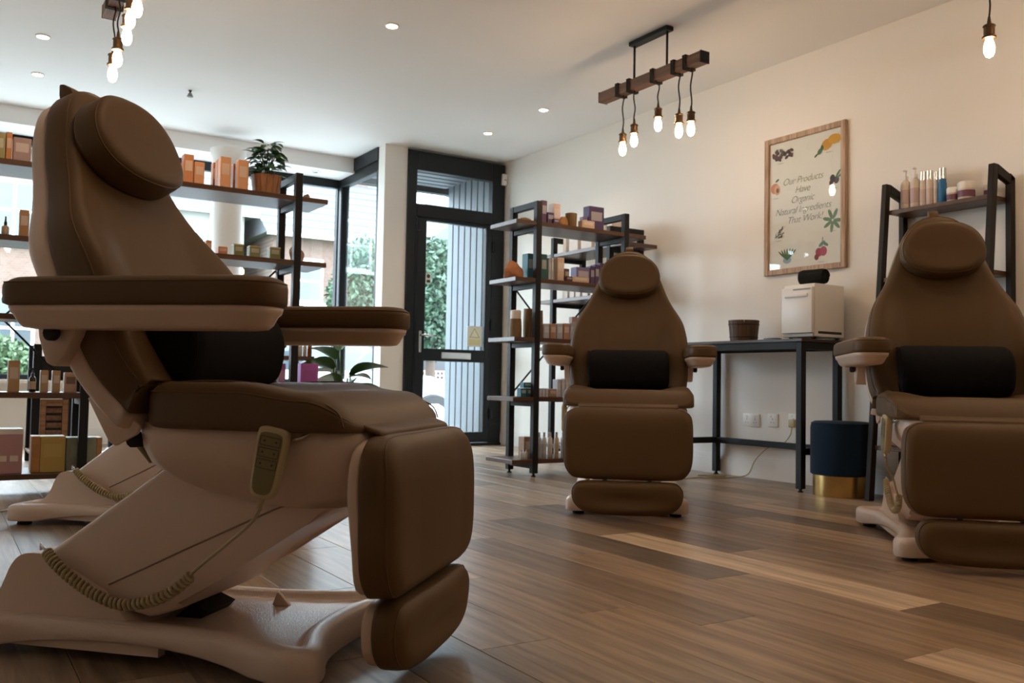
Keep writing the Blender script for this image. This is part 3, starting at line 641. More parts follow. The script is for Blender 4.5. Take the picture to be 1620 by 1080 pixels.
def leaf_mesh(name, L, Wd, droop, m, seg=6):
    v, f = [], []
    for i in range(seg+1):
        t = i/seg; w = Wd*math.sin(PI*min(1, t*0.92+0.06))**0.8*(1-0.25*t); x = L*t; z = -droop*t*t
        v += [(x, -w, z+w*0.35), (x, 0, z), (x, w, z+w*0.35)]
    for i in range(seg):
        a = i*3; f += [(a, a+3, a+4, a+1), (a+1, a+4, a+5, a+2)]
    me = bpy.data.meshes.new(name); me.from_pydata(v, [], f); me.update(); me.materials.append(m)
    for p in me.polygons: p.use_smooth = True
    return me

# --- window-side unit with the plant
G = 'cartons on the window-side shelves'
OR1, ORW, GRN, PNK = (0.62, 0.27, 0.12), (0.72, 0.38, 0.20), (0.22, 0.24, 0.09), (0.45, 0.27, 0.27)
for i, (a, b, y, dy, d, c) in enumerate([(283, 292, 258, 0.14, 0.05, OR1), (291, 307, 244, 0.03, 0.06, OR1), (308, 324, 256, 0.03, 0.06, ORW), (337, 345, 257, 0.16, 0.05, OR1), (344, 352, 252, 0.10, 0.05, OR1), (349, 366, 248, 0.03, 0.06, ORW), (369, 378, 259, 0.11, 0.05, OR1), (377, 394, 253, 0.03, 0.06, ORW)]):
    carton_px(a, b, y, LY+dy, SHZ[0], d, c, '%s orange product carton%s on the top board beside the potted plant' % (ORD[i], '' if i == 0 else ' from the left'), G, band=(0.75, 0.55, 0.42))
for i, (a, b, y, c, nm) in enumerate([(326, 335, 380, OR1, 'narrow orange carton'), (345, 360, 390, OR1, 'low orange carton'), (370, 386, 386, GRN, 'leftmost of three green-fronted cartons'), (395, 412, 389, GRN, 'middle one of three green-fronted cartons'), (427, 444, 391, GRN, 'rightmost of three green-fronted cartons')]):
    carton_px(a, b, y, LY+0.05, SHZ[1], 0.06, c, nm+' on the second board of the window-side unit', G, lidcol=(0.55, 0.44, 0.25) if c is GRN else None)
p = uy(470, 405, LY+0.12); rock((p.x, p.y, SHZ[1]+0.0005), 0.055, 0.05, 0.105, (0.34, 0.20, 0.09), 'brown pointed wooden lump on the second board by the post', 'ornament', 'driftwood_lump', 5)
p = uy(485, 300, LY+0.14); rock((p.x, p.y, SHZ[0]+0.0005), 0.022, 0.03, 0.045, (0.22, 0.10, 0.04), 'small dark wood piece at the end of the top board', 'ornament', 'wood_chip', 8)
carton_px(420, 441, 466, LY+0.06, SHZ[2], 0.08, (0.45, 0.47, 0.25), 'cream and green carton on the third board behind the armrest', G, lidcol=(0.55, 0.5, 0.36))
carton_px(472, 480, 483, LY+0.06, SHZ[2], 0.03, (0.25, 0.12, 0.06), 'small brown carton at the end of the third board', G)
carton_px(476, 504, 575, LY+0.05, SHZ[3], 0.12, (0.45, 0.12, 0.50), 'large bright purple box low on the window-side unit', G, band=(0.38, 0.10, 0.42))
carton_px(441, 452, 575, LY+0.09, SHZ[3], 0.06, (0.50, 0.14, 0.48), 'narrow bright purple box low on the window-side unit', G)
carton_px(432, 440, 595, LY+0.05, SHZ[3], 0.05, (0.12, 0.28, 0.22), 'small green box left of the narrow purple box', G)
# potted plant
pp = uy(421, 290, LY+0.13); PT = wood_pot((pp.x, pp.y, SHZ[0]+0.0005), 0.072, 0.115, 'leafy green plant in a wooden stave pot on the top board', 14, 'potted_plant', woodmat('bamboo_pot', (0.24, 0.10, 0.045), (0.46, 0.22, 0.10), 0.6, 2, 2.5), 1.22, 'plant')
lathe('soil', [(0.074, 0), (0.07, 0.004)], mat('soil', (0.02, 0.014, 0.01), 0.95), PT, 18, (0, 0, 0.095))
LM = leaf_mesh('leaf', 0.075, 0.022, 0.028, M_LEAF); rng = random.Random(3)
for i in range(110):
    az = rng.uniform(0, 2*PI); h = rng.uniform(0.11, 0.31); rr = 0.02+0.075*rng.random()*(1-(h-0.13)/0.30)
    lf = bpy.data.objects.new('leaf', LM); COL.objects.link(lf); lf.parent = PT; lf.location = (rr*math.cos(az), rr*math.sin(az), h)
    lf.rotation_euler = (rng.uniform(-0.5, 0.5), rng.uniform(-0.5, 0.35), az+rng.uniform(-0.5, 0.5)); s = rng.uniform(0.6, 1.1); lf.scale = (s, s, s)
for i in range(7):
    az = i*0.9; tube('stem', catmull([(0, 0, 0.09), (0.02*math.cos(az), 0.02*math.sin(az), 0.17), (0.055*math.cos(az), 0.055*math.sin(az), 0.25)], 4), 0.003, M_LEAF, PT, 5)
# --- left-edge unit
carton_px(-14, 9, 209, LY+0.03, SHZ[0], 0.10, (0.32, 0.30, 0.14), 'olive box at the left edge of the top board', G)
carton_px(10, 20, 209, LY+0.03, SHZ[0], 0.10, (0.55, 0.24, 0.08), 'slim orange box beside the olive box on the top board', G)
carton_px(21, 50, 218, LY+0.06, SHZ[0], 0.10, (0.34, 0.26, 0.27), 'mauve-grey box on the top board behind the foreground chair back', G)
DARKGL = mat('dark_amber_glass', (0.03, 0.012, 0.006), 0.15, spec=0.6); PALE = cm((0.66, 0.52, 0.38)); BLK = mat('black_gloss_plastic', (0.012, 0.012, 0.012), 0.3)
p = uy(8.5, 360, LY+0.1); bottle('dropper_bottle', (p.x, p.y, SHZ[1]+0.0005), 0.017, 0.10, cm((0.55, 0.42, 0.30)), BLK, 'black-capped dropper bottle on the second board at the left edge', 'bottle', None, dropper=True, caph=0.45)
carton_px(31, 47, 332, LY+0.05, SHZ[1], 0.055, (0.42, 0.24, 0.11), 'tall tan carton beside the dropper bottle on the second board', G)
carton_px(13, 32, 570, LY+0.05, SHZ[3], 0.06, (0.44, 0.28, 0.13), 'tallest tan carton on the low board at the left', G)
p = uy(51.5, 600, LY+0.09); bottle('pump_bottle', (p.x, p.y, SHZ[3]+0.0005), 0.016, 0.118, DARKGL, BLK, 'dark pump bottle between tan cartons on the low board', 'bottle', None, pump=True, caph=0.32, band=PALE)
carton_px(64, 77, 585.5, LY+0.05, SHZ[3], 0.05, (0.48, 0.32, 0.17), 'tan carton just right of the dark pump bottle', G)
carton_px(83, 96, 586, LY+0.05, SHZ[3], 0.05, (0.48, 0.32, 0.17), 'second tan carton right of the dark pump bottle', G)
carton_px(102, 122, 589, LY+0.05, SHZ[3], 0.06, (0.58, 0.38, 0.28), 'squat pinkish carton with dark print on the low board', G, band=(0.2, 0.13, 0.1))
pk = carton_px(-30, 37, 679, LY+0.03, SHZ[4], 0.14, (0.46, 0.26, 0.27), 'large dusty pink box on the bottom board at the left edge', G, band=(0.46, 0.26, 0.27), lidcol=(0.72, 0.66, 0.64))
a = uy(22, 725, LY+0.03)-pk.location
for i, q in enumerate((-0.05, 0.0)): box('pictogram', (a.x+q-0.018, a.y-0.003, a.z-0.014), (a.x+q+0.018, a.y-0.001, a.z+0.014), cm((0.72, 0.62, 0.5)), pk)
carton_px(50, 64, 690, LY+0.04, SHZ[4], 0.12, (0.42, 0.20, 0.06), 'burnt orange box on the bottom board', G, band=(0.38, 0.18, 0.06))
carton_px(64, 104, 690, LY+0.04, SHZ[4], 0.12, (0.46, 0.32, 0.08), 'ochre box on the bottom board beside the post', G, band=(0.50, 0.36, 0.11))
carton_px(105, 153, 692, LY+0.06, SHZ[4], 0.12, (0.26, 0.28, 0.20), 'sage green box behind the post on the bottom board', G, band=(0.29, 0.31, 0.23))
carton_px(153, 162, 692, LY+0.06, SHZ[4], 0.12, (0.48, 0.24, 0.09), 'narrow orange box end on the bottom board', G, band=(0.42, 0.2, 0.08))

# --- unit between door and middle chair
G = 'products on the unit by the door'; Y = R1Y+0.05
PUR, LAV, TEAL, CRM = (0.075, 0.045, 0.13), (0.19, 0.15, 0.30), (0.02, 0.14, 0.19), (0.62, 0.47, 0.36)
U1 = ' on the unit by the door'
rock((uy(835, 340, Y).x, Y+0.05, SHZ[0]+0.0005), 0.055, 0.05, 0.028, (0.26, 0.17, 0.04), 'flat olive-yellow slab at the left end of the top board'+U1, 'ornament', 'bark_slab', 11)
carton_px(857, 866, 317, Y, SHZ[0], 0.05, (0.10, 0.045, 0.12), 'tall slim plum carton on the top board'+U1, G)
carton_px(866, 877, 336, Y-0.01, SHZ[0], 0.05, PUR, 'short plum carton on the top board'+U1, G)
carton_px(876, 885, 346, Y-0.03, SHZ[0], 0.03, PUR, 'tiny plum carton in front of the white carton'+U1, G)
carton_px(875, 887, 322, Y+0.06, SHZ[0], 0.06, (0.70, 0.56, 0.52), 'tall pinkish-white carton on the top board'+U1, G)
rock((uy(896, 345, Y).x, Y+0.04, SHZ[0]+0.0005), 0.036, 0.035, 0.075, (0.40, 0.19, 0.06), 'amber-brown rock on the top board'+U1, seed=21)
lathe_o = lathe('wooden_cup', [(0.036, 0), (0.038, 0.01), (0.040, 0.098), (0.036, 0.100), (0.030, 0.09), (0.030, 0.02)], woodmat('bark_wood', (0.10, 0.055, 0.02), (0.26, 0.16, 0.06), 0.7, 2, 3), None, 18, (uy(909, 345, Y).x, Y+0.04, SHZ[0]+0.0005)); tag(lathe_o, 'bark-covered wooden cup on the top board'+U1, 'cup')
carton_px(922, 932, 343, Y+0.05, SHZ[0], 0.04, LAV, 'small lilac carton left of the big purple one', G)
carton_px(932, 956, 327, Y+0.03, SHZ[0], 0.07, PUR, 'largest purple carton on the top board'+U1, G)
carton_px(921, 941, 349, Y-0.03, SHZ[0], 0.05, CRM, 'flat cream carton in front of the big purple one', G)
rock((uy(820, 430, Y).x, Y+0.06, SHZ[1]+0.0005), 0.082, 0.05, 0.115, (0.42, 0.17, 0.07), 'rough orange salt rock on the second board'+U1, seed=31)
carton_px(835, 846, 401, Y+0.02, SHZ[1], 0.07, TEAL, 'bright teal carton left of the post'+U1, G); carton_px(856, 866, 402, Y+0.02, SHZ[1], 0.07, (0.015, 0.10, 0.10), 'dark teal carton right of the post'+U1, G)
for i in range(3): carton_px(868+i*4.5, 872+i*4.5, 408, Y+0.03, SHZ[1], 0.07, (0.55, 0.58, 0.62), '%s slim grey-white carton%s beside the teal one' % (ORD[i], '' if i == 0 else ' from the left'), G)
carton_px(882, 893, 407, Y, SHZ[1], 0.07, (0.66, 0.50, 0.40), 'tall beige carton on the second board'+U1, G)
carton_px(893, 901, 425, Y, SHZ[1], 0.05, (0.10, 0.05, 0.05), 'small dark brown carton on the second board'+U1, G); carton_px(896, 906, 437, Y-0.03, SHZ[1], 0.03, (0.09, 0.04, 0.05), 'low dark carton on the second board'+U1, G)
carton_px(912, 934, 423, Y+0.04, SHZ[1], 0.07, LAV, 'lavender carton on the second board'+U1, G); carton_px(906, 932, 438, Y-0.03, SHZ[1], 0.05, CRM, 'flat cream carton in front of the lavender one', G)
for i in range(3): carton_px(934+i*7.5, 941+i*7.5, 421-i*2.5, Y+0.03, SHZ[1], 0.06, PUR, '%s deep purple carton%s beside the lavender one' % (ORD[i], '' if i == 0 else ' from the left'), G)
BARK = woodmat('bark_wood', (0.1, 0.05, 0.02), (0.26, 0.16, 0.06))
def candle(px0, px1, ytop, white, label):
    Yc = Y+0.06; a, b = uy(px0, 510, Yc), uy(px1, 510, Yc); r = (b.x-a.x)/2; h = zt(ytop, px0, Yc)-SHZ[2]; c = empty('candle_holder', ((a.x+b.x)/2, Yc, SHZ[2]+0.0005)); tag(c, label, 'candle', 'wooden candle holders'); hb = h*0.68 if white else h
    lathe('bark_holder', [(r, 0), (r*1.02, hb*0.5), (r*0.92, hb), (r*0.7, hb), (r*0.7, hb*0.8)], BARK, c, 16)
    if white: lathe('wax', [(r*0.82, hb*0.8), (r*0.86, hb+0.002), (r*0.86, h*0.97), (r*0.7, h)], cm((0.72, 0.64, 0.58)), c, 16)
    return c
candle(807, 824, 490, True, 'wooden candle holder with white wax at the left of the third board'); candle(829, 844, 488, False, 'plain bark candle holder left of the shelf post'); candle(849, 858, 491, False, 'plain bark candle holder right of the shelf post')
p = uy(843, 480, Y+0.14); bottle('lotion_bottle', (p.x, p.y, SHZ[2]+0.0005), 0.02, 0.17, cm((0.5, 0.5, 0.48)), cm((0.4, 0.42, 0.42)), 'grey lotion bottle behind the candle holders', 'bottle')
for i in range(5): carton_px(860+i*10.6, 869.6+i*10.6, 512-i*0.2, Y+0.02, SHZ[2], 0.06, [(0.42, 0.44, 0.52), (0.42, 0.24, 0.16)][i % 2], '%s small patterned carton%s in the row on the third board' % (ORD[i], '' if i == 0 else ' from the left'), G)
carton_px(905, 914, 501, Y+0.11, SHZ[2], 0.04, (0.45, 0.3, 0.24), 'taller tan carton behind the patterned row', G)
carton_px(824, 833, 614, Y, SHZ[3], 0.05, TEAL, 'lower left teal carton of the little stack', G); carton_px(834, 843, 614, Y, SHZ[3], 0.05, TEAL, 'lower right teal carton of the little stack', G)
a, b = uy(829, 610, Y), uy(842, 610, Y); zlo = zt(614, 835, Y); carton(a.x, b.x, Y+0.002, Y+0.05, zlo+0.002, 0.036, TEAL, 'teal carton on top of the little stack', G)
for i in range(3): carton_px(853+i*5, 857.6+i*5, 614, Y, SHZ[3], 0.05, (0.52, 0.53, 0.62), '%s little lilac-white carton%s on the fourth board' % (ORD[i], '' if i == 0 else ' from the left'), G)
carton_px(869, 881, 615, Y, SHZ[3], 0.05, (0.40, 0.26, 0.19), 'brown carton on the fourth board'+U1, G)
for i in range(4): carton_px(882+i*6.4, 887.8+i*6.4, 600-i*0.7, Y+0.02, SHZ[3], 0.06, (0.56, 0.56, 0.62), '%s tall lilac-white carton%s on the fourth board' % (ORD[i], '' if i == 0 else ' from the left'), G)
carton_px(829, 843, 691, Y+0.06, SHZ[4], 0.07, (0.36, 0.22, 0.15), 'brown box on the bottom board'+U1, G)
for i in range(3):
    p = uy(826+i*4, 710, Y-0.01); bottle('mini_bottle', (p.x, Y, SHZ[4]+0.0005), 0.0085, 0.062, cm((0.6, 0.6, 0.58)), M_CHROME, '%s mini bottle%s on the bottom board' % (ORD[i], '' if i == 0 else ' from the left'), 'bottle', 'mini bottles')
for i, (q, c) in enumerate([(854, (0.5, 0.52, 0.58)), (862, (0.62, 0.62, 0.64)), (871.5, (0.66, 0.62, 0.58)), (881.5, (0.62, 0.50, 0.40)), (892, (0.52, 0.53, 0.58))]):
    p = uy(q, 700, Y+0.02); bottle('shampoo_bottle', (p.x, Y+0.03, SHZ[4]+0.0005), 0.017, 0.168, cm(c), M_CHROME, '%s tall silver-capped bottle%s on the bottom board' % (ORD[i], '' if i == 0 else ' from the left'), 'bottle', 'tall silver-capped bottles', band=cm(tuple(v*0.8 for v in c)), caph=0.17)
# --- unit along the wall: tall white cartons
for si, (zi, row) in enumerate([(0, [(5.96, 6.0), (5.80, 5.92), (5.62, 5.76), (5.46, 5.58), (5.37, 5.43)]), (1, [(5.93, 6.0), (5.84, 5.90), (5.76, 5.82), (5.66, 5.73), (5.56, 5.63), (5.46, 5.53), (5.37, 5.43)])]):
    for i, (y0, y1) in enumerate(row):
        carton(R2X+0.06, R2X+0.16, y0, y1, SHZ[zi]+0.0005, 0.20 if zi == 0 else 0.16, (0.74, 0.66, 0.60), '%s white carton%s on the %s board of the wall-side unit' % (ORD[i], '' if i == 0 else ' from the left', ['top', 'second'][si]), 'white cartons on the wall-side unit', face='x')

# ------------------------------------------------------------------ console table and what stands on it
def make_table(label, L=1.04):
    T = empty('console_table'); tag(T, label, 'table', 'narrow black console tables'); p, D, h = 0.042, 0.37, 0.893
    box('table_top', (-0.006, -0.006, h-0.018), (D, L+0.006, h), woodmat('dark_table_top', (0.03, 0.016, 0.010), (0.06, 0.03, 0.018), 0.4, 1, 2.5), T, 0.002)
    for x in (0, D-p-0.004):
        for y in (0, L-p):
            lg = box('leg', (x, y, 0.02), (x+p, y+p, h-0.02), M_METAL, T, 0.003); lathe('levelling_foot', [(0.015, 0), (0.017, 0.006), (0.009, 0.008), (0.009, 0.022)], M_RUBBER, lg, 10, (x+p/2, y+p/2, 0))
        box('apron', (x+0.004, p, h-0.062), (x+p-0.004, L-p, h-0.018), M_METAL, T, 0.002)
    for y in (0, L-p):
        box('apron', (p, y+0.004, h-0.062), (D-p, y+p-0.004, h-0.018), M_METAL, T, 0.002); box('stretcher', (p, y+0.005, 0.215), (D-p-0.004, y+p-0.005, 0.255), M_METAL, T, 0.002)
    box('stretcher', (D-p, p, 0.215), (D-0.012, L-p, 0.255), M_METAL, T, 0.002)
    return T
TX, TY, TH = 4.238, 3.548, 0.893
tb = make_table('narrow black console table carrying the white towel cabinet'); tb.location = (TX, TY, 0)
t2 = copy_tree(tb); t2.location = (TX, 1.16, 0); t2['label'] = 'second black console table behind the right-edge chair, only its end showing'
P0 = ux(1289, 500, 4.31); P1 = ux(1240, 500, 4.31); zt0 = ux(1289, 447, 4.31).z; zb = TH+0.0005
tw = empty('towel_warmer', (4.31, (P0.y+P1.y)/2, zb)); tag(tw, 'white towel-warming cabinet on the console table', 'towel cabinet'); hy = (P1.y-P0.y)/2; hh = zt0-zb
for x in (0.03, 0.24):
    for y in (-hy+0.03, hy-0.03): lathe('foot', [(0.012, 0), (0.012, 0.014)], M_RUBBER, tw, 10, (x, y, 0))
wb = box('cabinet_body', (0.0, -hy, 0.012), (0.27, hy, hh), M_WHITEP, tw, 0.010, 2)
dr = box('cabinet_door', (-0.024, -hy+0.002, 0.034), (0.0, hy-0.002, hh-0.022), M_WHITEP, tw, 0.006, 2)
box('door_handle', (-0.034, -hy+0.03, hh-0.078), (-0.024, hy-0.03, hh-0.060), M_WHITEP, dr, 0.004, 2); box('control_strip', (-0.0255, -hy+0.012, hh-0.038), (-0.0235, hy-0.09, hh-0.03), cm((0.3, 0.3, 0.3)), dr)
box('base_strip', (-0.014, -hy+0.004, 0.012), (0.0, hy-0.004, 0.030), cm((0.45, 0.44, 0.42)), tw, 0.002); box('side_vent', (0.03, -hy-0.001, 0.03), (0.24, -hy+0.001, 0.045), BLK, tw)
sp = [(0.044*math.sqrt(1-t*0.75)*math.cos(t*16), 0.044*math.sqrt(1-t*0.75)*math.sin(t*16)) for t in [i/60 for i in range(61)]]
tr = empty('rolled_towel', (4.40, tw.location.y-0.03, zb+hh+0.047)); tag(tr, 'rolled black towel lying on the towel cabinet', 'towel')
MT = mat('black_terry', (0.016, 0.017, 0.016), 0.95, var=0.4, scale=60, bump=0.8, bscale=300, spec=0.1)
lathe('towel_roll', [(0.030, -0.085), (0.042, -0.080), (0.047, -0.06), (0.046, 0.0), (0.047, 0.06), (0.042, 0.080), (0.030, 0.085)], MT, tr, 20, (0, 0, 0), Matrix.Rotation(PI/2, 4, 'X') @ Matrix.Rotation(0.15, 4, 'Y'))
tube('rolled_edge', [(x*0.85, -0.0855, y*0.85) for x, y in sp], 0.004, MT, tr, 5)
b0, b1 = ux(1157, 520, 4.42), ux(1197, 520, 4.42); bk = wood_pot((4.42, (b0.y+b1.y)/2, zb), abs(b0.y-b1.y)/2*0.78, ux(1177, 507, 4.42).z-zb, 'small dark wooden bucket on the console table', 16, 'wooden_bucket', woodmat('dark_bucket', (0.05, 0.025, 0.012), (0.14, 0.07, 0.035), 0.55, 2, 3), 1.16, 'bucket')
for q, zf in ((0.22, 0.22), (0.8, 0.8)): tube('bucket_hoop', [(abs(b0.y-b1.y)/2*0.79*(1+0.16*zf)*math.cos(t), abs(b0.y-b1.y)/2*0.79*(1+0.16*zf)*math.sin(t), (ux(1177, 507, 4.42).z-zb)*zf) for t in [2*PI*i/24 for i in range(24)]], 0.003, M_METAL, bk, 6, True)
ph = empty('remote_control', (4.36, ux(1222, 527, 4.36).y, zb)); tag(ph, 'flat black remote lying in front of the towel cabinet', 'remote'); box('remote_body', (-0.02, -0.055, 0), (0.02, 0.055, 0.014), BLK, ph, 0.004, 2); box('remote_keys', (-0.012, -0.03, 0.0141), (0.012, 0.03, 0.0155), cm((0.1, 0.1, 0.1)), ph)
# velvet stool
sc = uz(1345, 786, 0); SXc, SYc = 4.36, 3.37
sto = empty('pouffe_stool', (SXc, SYc, 0)); tag(sto, 'round navy velvet pouffe with a gold base beside the console table', 'stool')
lathe('gold_base', [(0.150, 0), (0.152, 0.004), (0.152, 0.118)], M_GOLD, sto, 40); lathe('velvet_body', [(0.158, 0.118), (0.166, 0.124), (0.166, 0.385), (0.160, 0.408), (0.145, 0.418), (0.0001, 0.421)], M_VELVET, sto, 40)
tube('piping', [(0.160*math.cos(t), 0.160*math.sin(t), 0.407) for t in [2*PI*i/48 for i in range(48)]], 0.003, M_VELVET, sto, 6, True)

# ladder shelf
LS = empty('ladder_shelf'); tag(LS, 'dark leaning ladder shelf behind the right-edge chair', 'shelf'); M_DK = woodmat('espresso_wood', (0.010, 0.007, 0.005), (0.02, 0.013, 0.009), 0.55, 2, 3, spec=0.25)
LY0, LY1 = 2.535, 3.145
for y in (LY0, LY1):
    prism('front_upright', [(4.285, 0.0), (4.33, 0.0), (4.475, 1.75), (4.435, 1.75)], y-0.016, y+0.016, M_DK, LS, 0.003, 1)
    prism('rear_upright', [(4.585, 0.0), (4.628, 0.0), (4.628, 1.70), (4.588, 1.72)], y-0.016, y+0.016, M_DK, LS, 0.003, 1)
    prism('top_bar', [(4.472, 1.70), (4.475, 1.75), (4.625, 1.70), (4.588, 1.665)], y-0.016, y+0.016, M_DK, LS, 0.002, 1)
LSZ = [(1.60, 4.45), (1.22, 4.40), (0.84, 4.37), (0.30, 4.33)]
for z, x in LSZ: box('shelf_board', (x, LY0+0.018, z-0.024), (4.63, LY1-0.018, z), M_SHELFW, LS, 0.002)
cr = empty('storage_crate', (4.475, 2.84, 0.3005)); tag(cr, 'reddish wooden crate on the low board of the ladder shelf', 'crate'); M_RED = woodmat('reddish_crate', (0.09, 0.03, 0.012), (0.20, 0.075, 0.03), 0.5, 1, 3)
for k in range(3):
    box('crate_slat', (-0.13, -0.26, 0.005+k*0.075), (-0.116, 0.26, 0.07+k*0.075), M_RED, cr, 0.002); box('crate_slat', (0.116, -0.26, 0.005+k*0.075), (0.13, 0.26, 0.07+k*0.075), M_RED, cr, 0.002)
    for s in (-1, 1): box('crate_slat', (-0.115, s*0.253-0.007, 0.005+k*0.075), (0.115, s*0.253+0.007, 0.07+k*0.075), M_RED, cr, 0.002)
box('crate_floor', (-0.115, -0.245, 0), (0.115, 0.245, 0.008), M_RED, cr)
G = 'white toiletries on the ladder shelf'; WB = cm((0.72, 0.62, 0.54)); PRT = cm((0.16, 0.06, 0.10)); zl = 1.6005
for i, (a, b, yt, pm) in enumerate([(1426, 1440, 270, True), (1441, 1455, 266, True), (1456, 1465, 272, False), (1466, 1476, 270, False), (1477.5, 1484, 272, False)]):
    A, B = ux(a, 290, 4.52), ux(b, 290, 4.52); r = abs(A.y-B.y)/2; h = ux((a+b)/2, yt, 4.52).z-zl
    bottle('toiletry_bottle', (4.52, (A.y+B.y)/2, zl), r, h, WB, M_WHITEP if pm else M_CHROME, ['leftmost white pump bottle on the ladder shelf', 'taller white pump bottle on the ladder shelf', 'slim silver-capped white bottle next to the pump bottles', 'middle silver-capped white bottle on the ladder shelf', 'thinnest silver-capped white bottle beside the blue one'][i], 'bottle', G, neck=0.35 if pm else 0.9, pump=pm, band=cm((0.56, 0.42, 0.40)) if pm else cm((0.62, 0.50, 0.45)), caph=0.24)
A, B = ux(1485, 290, 4.52), ux(1497, 290, 4.52); bottle('toiletry_bottle', (4.52, (A.y+B.y)/2, zl), abs(A.y-B.y)/2, ux(1491, 266, 4.52).z-zl, cm((0.02, 0.16, 0.36)), M_CHROME, 'bright blue bottle on the ladder shelf', 'bottle', G, neck=0.9, caph=0.3)
for a, b, yt, c, lb, xx in [(1499, 1515, 297, (0.62, 0.5, 0.42), 'low white jar beside the blue bottle', 4.50), (1517, 1541, 288, (0.72, 0.62, 0.56), 'larger white cream jar with dark print', 4.50), (1557, 1568, 293, (0.12, 0.06, 0.16), 'purple jar seen through the end of the ladder shelf', 4.56)]:
    A, B = ux(a, 305, xx), ux(b, 305, xx); r = abs(A.y-B.y)/2; h = max(0.03, ux((a+b)/2, yt, xx).z-zl); j = empty('cream_jar', (xx, min(max((A.y+B.y)/2, LY0+0.02+r), LY1), zl)); tag(j, lb, 'jar', 'jars on the ladder shelf')
    lathe('jar_body', [(r*0.92, 0), (r, 0.004), (r, h*0.6)], cm(c), j, 18); lathe('jar_lid', [(r*1.04, h*0.6), (r*1.04, h*0.94), (r*0.95, h)], M_WHITEP, j, 18); lathe('jar_label', [(r*1.01, h*0.12), (r*1.01, h*0.5)], PRT, j, 18)
p = ux(1562, 410, 4.52); bottle('toiletry_bottle', (4.52, p.y, 1.2205), 0.022, 0.10, WB, BLK, 'small white bottle with a black cap on the second ladder board', 'bottle', G, caph=0.25)

# ------------------------------------------------------------------ poster
PY0, PY1, PZ0, PZ1 = 3.535, 4.175, 1.337, 2.243
PO = empty('framed_poster', (WX, (PY0+PY1)/2, (PZ0+PZ1)/2)); tag(PO, 'framed poster of organic ingredients hanging above the console table', 'poster'); hw, hh2, fw = (PY1-PY0)/2, (PZ1-PZ0)/2, 0.036
for nm, lo, hi in (('frame_side', (-0.028, -hw, -hh2), (-0.001, -hw+fw, hh2)), ('frame_side', (-0.028, hw-fw, -hh2), (-0.001, hw, hh2)), ('frame_side', (-0.028, -hw+fw, hh2-fw), (-0.001, hw-fw, hh2)), ('frame_side', (-0.028, -hw+fw, -hh2), (-0.001, hw-fw, -hh2+fw))): box(nm, lo, hi, M_POSTERW, PO, 0.004)
pr = box('printed_sheet', (-0.010, -hw+fw, -hh2+fw), (-0.004, hw-fw, hh2-fw), mat('poster_paper', (0.88, 0.84, 0.80), 0.6, var=0.02), PO)
box('glazing', (-0.017, -hw+fw, -hh2+fw), (-0.0155, hw-fw, hh2-fw), M_GLASS, PO)
iw, ih = (hw-fw)*2, (hh2-fw)*2
def pp_(u, v, d=0.0): return Vector((-0.0108-d, (hw-fw)-u*iw, (hh2-fw)-v*ih))       # u from the left, v from the top
def blob(u, v, ru, rv, col, rot=0.0, d=0.0, n=14, nm='printed_shape'):
    c = pp_(u, v, d); V = []
    for i in range(n):
        t = 2*PI*i/n; a, b = ru*iw*math.cos(t), rv*iw*math.sin(t); V.append((c.x, c.y-(a*math.cos(rot)-b*math.sin(rot)), c.z+(a*math.sin(rot)+b*math.cos(rot))))
    return from_py(nm, V, [tuple(range(n))], cm(col), pr, False)
def blobs(nm, lst):
    V, Fc, mats = [], [], []
    bym = {}
    for k, (u, v, ru, rv, col, rot) in enumerate(lst):
        c = pp_(u, v, 0.0002*k); n = 12; s = len(V)
        for i in range(n):
            t = 2*PI*i/n; a, b = ru*iw*math.cos(t), rv*iw*math.sin(t); V.append((c.x, c.y-(a*math.cos(rot)-b*math.sin(rot)), c.z+(a*math.sin(rot)+b*math.cos(rot))))
        Fc.append(tuple(range(s, s+n))); mats.append(cm(col))
    me = bpy.data.meshes.new(nm); me.from_pydata(V, [], Fc); me.update()
    idx = {}
    for m in mats:
        if m.name not in idx: idx[m.name] = len(idx); me.materials.append(m)
    for p, m in zip(me.polygons, mats): p.material_index = idx[m.name]
    o = bpy.data.objects.new(nm, me); COL.objects.link(o); o.parent = pr; return o
rg = random.Random(4); BR = (0.10, 0.03, 0.025); YE = (0.75, 0.38, 0.03); GR = (0.05, 0.13, 0.04)
blobs('printed_cocoa_beans', [(0.05+0.27*rg.random(), 0.105+rg.uniform(-0.04, 0.04)*0.8-0.02*math.sin(i), 0.030, 0.018, tuple(c*rg.uniform(0.7, 1.5) for c in BR), rg.uniform(-1, 1)) for i in range(26)])
blobs('printed_lemons', [(0.80, 0.105, 0.075, 0.062, (0.70, 0.33, 0.03), 0.3), (0.905, 0.075, 0.090, 0.055, YE, -0.1), (0.71, 0.145, 0.040, 0.028, GR, 0.8), (0.66, 0.17, 0.03, 0.012, GR, 0.6), (0.74, 0.12, 0.02, 0.03, GR, 0.1)])
blobs('printed_olives', [(0.88, 0.37, 0.036, 0.045, (0.03, 0.02, 0.03), 0.2), (0.93, 0.385, 0.034, 0.042, (0.05, 0.02, 0.04), -0.2), (0.95, 0.34, 0.05, 0.014, GR, 0.9), (0.98, 0.355, 0.05, 0.013, (0.10, 0.2, 0.05), 0.5), (0.86, 0.40, 0.025, 0.03, (0.04, 0.02, 0.04), 0)])
blobs('printed_peach', [(0.075, 0.355, 0.062, 0.062, (0.68, 0.24, 0.12), 0.2), (0.11, 0.37, 0.045, 0.06, (0.75, 0.42, 0.22), 0.1), (0.115, 0.375, 0.02, 0.03, (0.25, 0.08, 0.04), 0.1), (0.11, 0.295, 0.03, 0.012, GR, 0.5)])
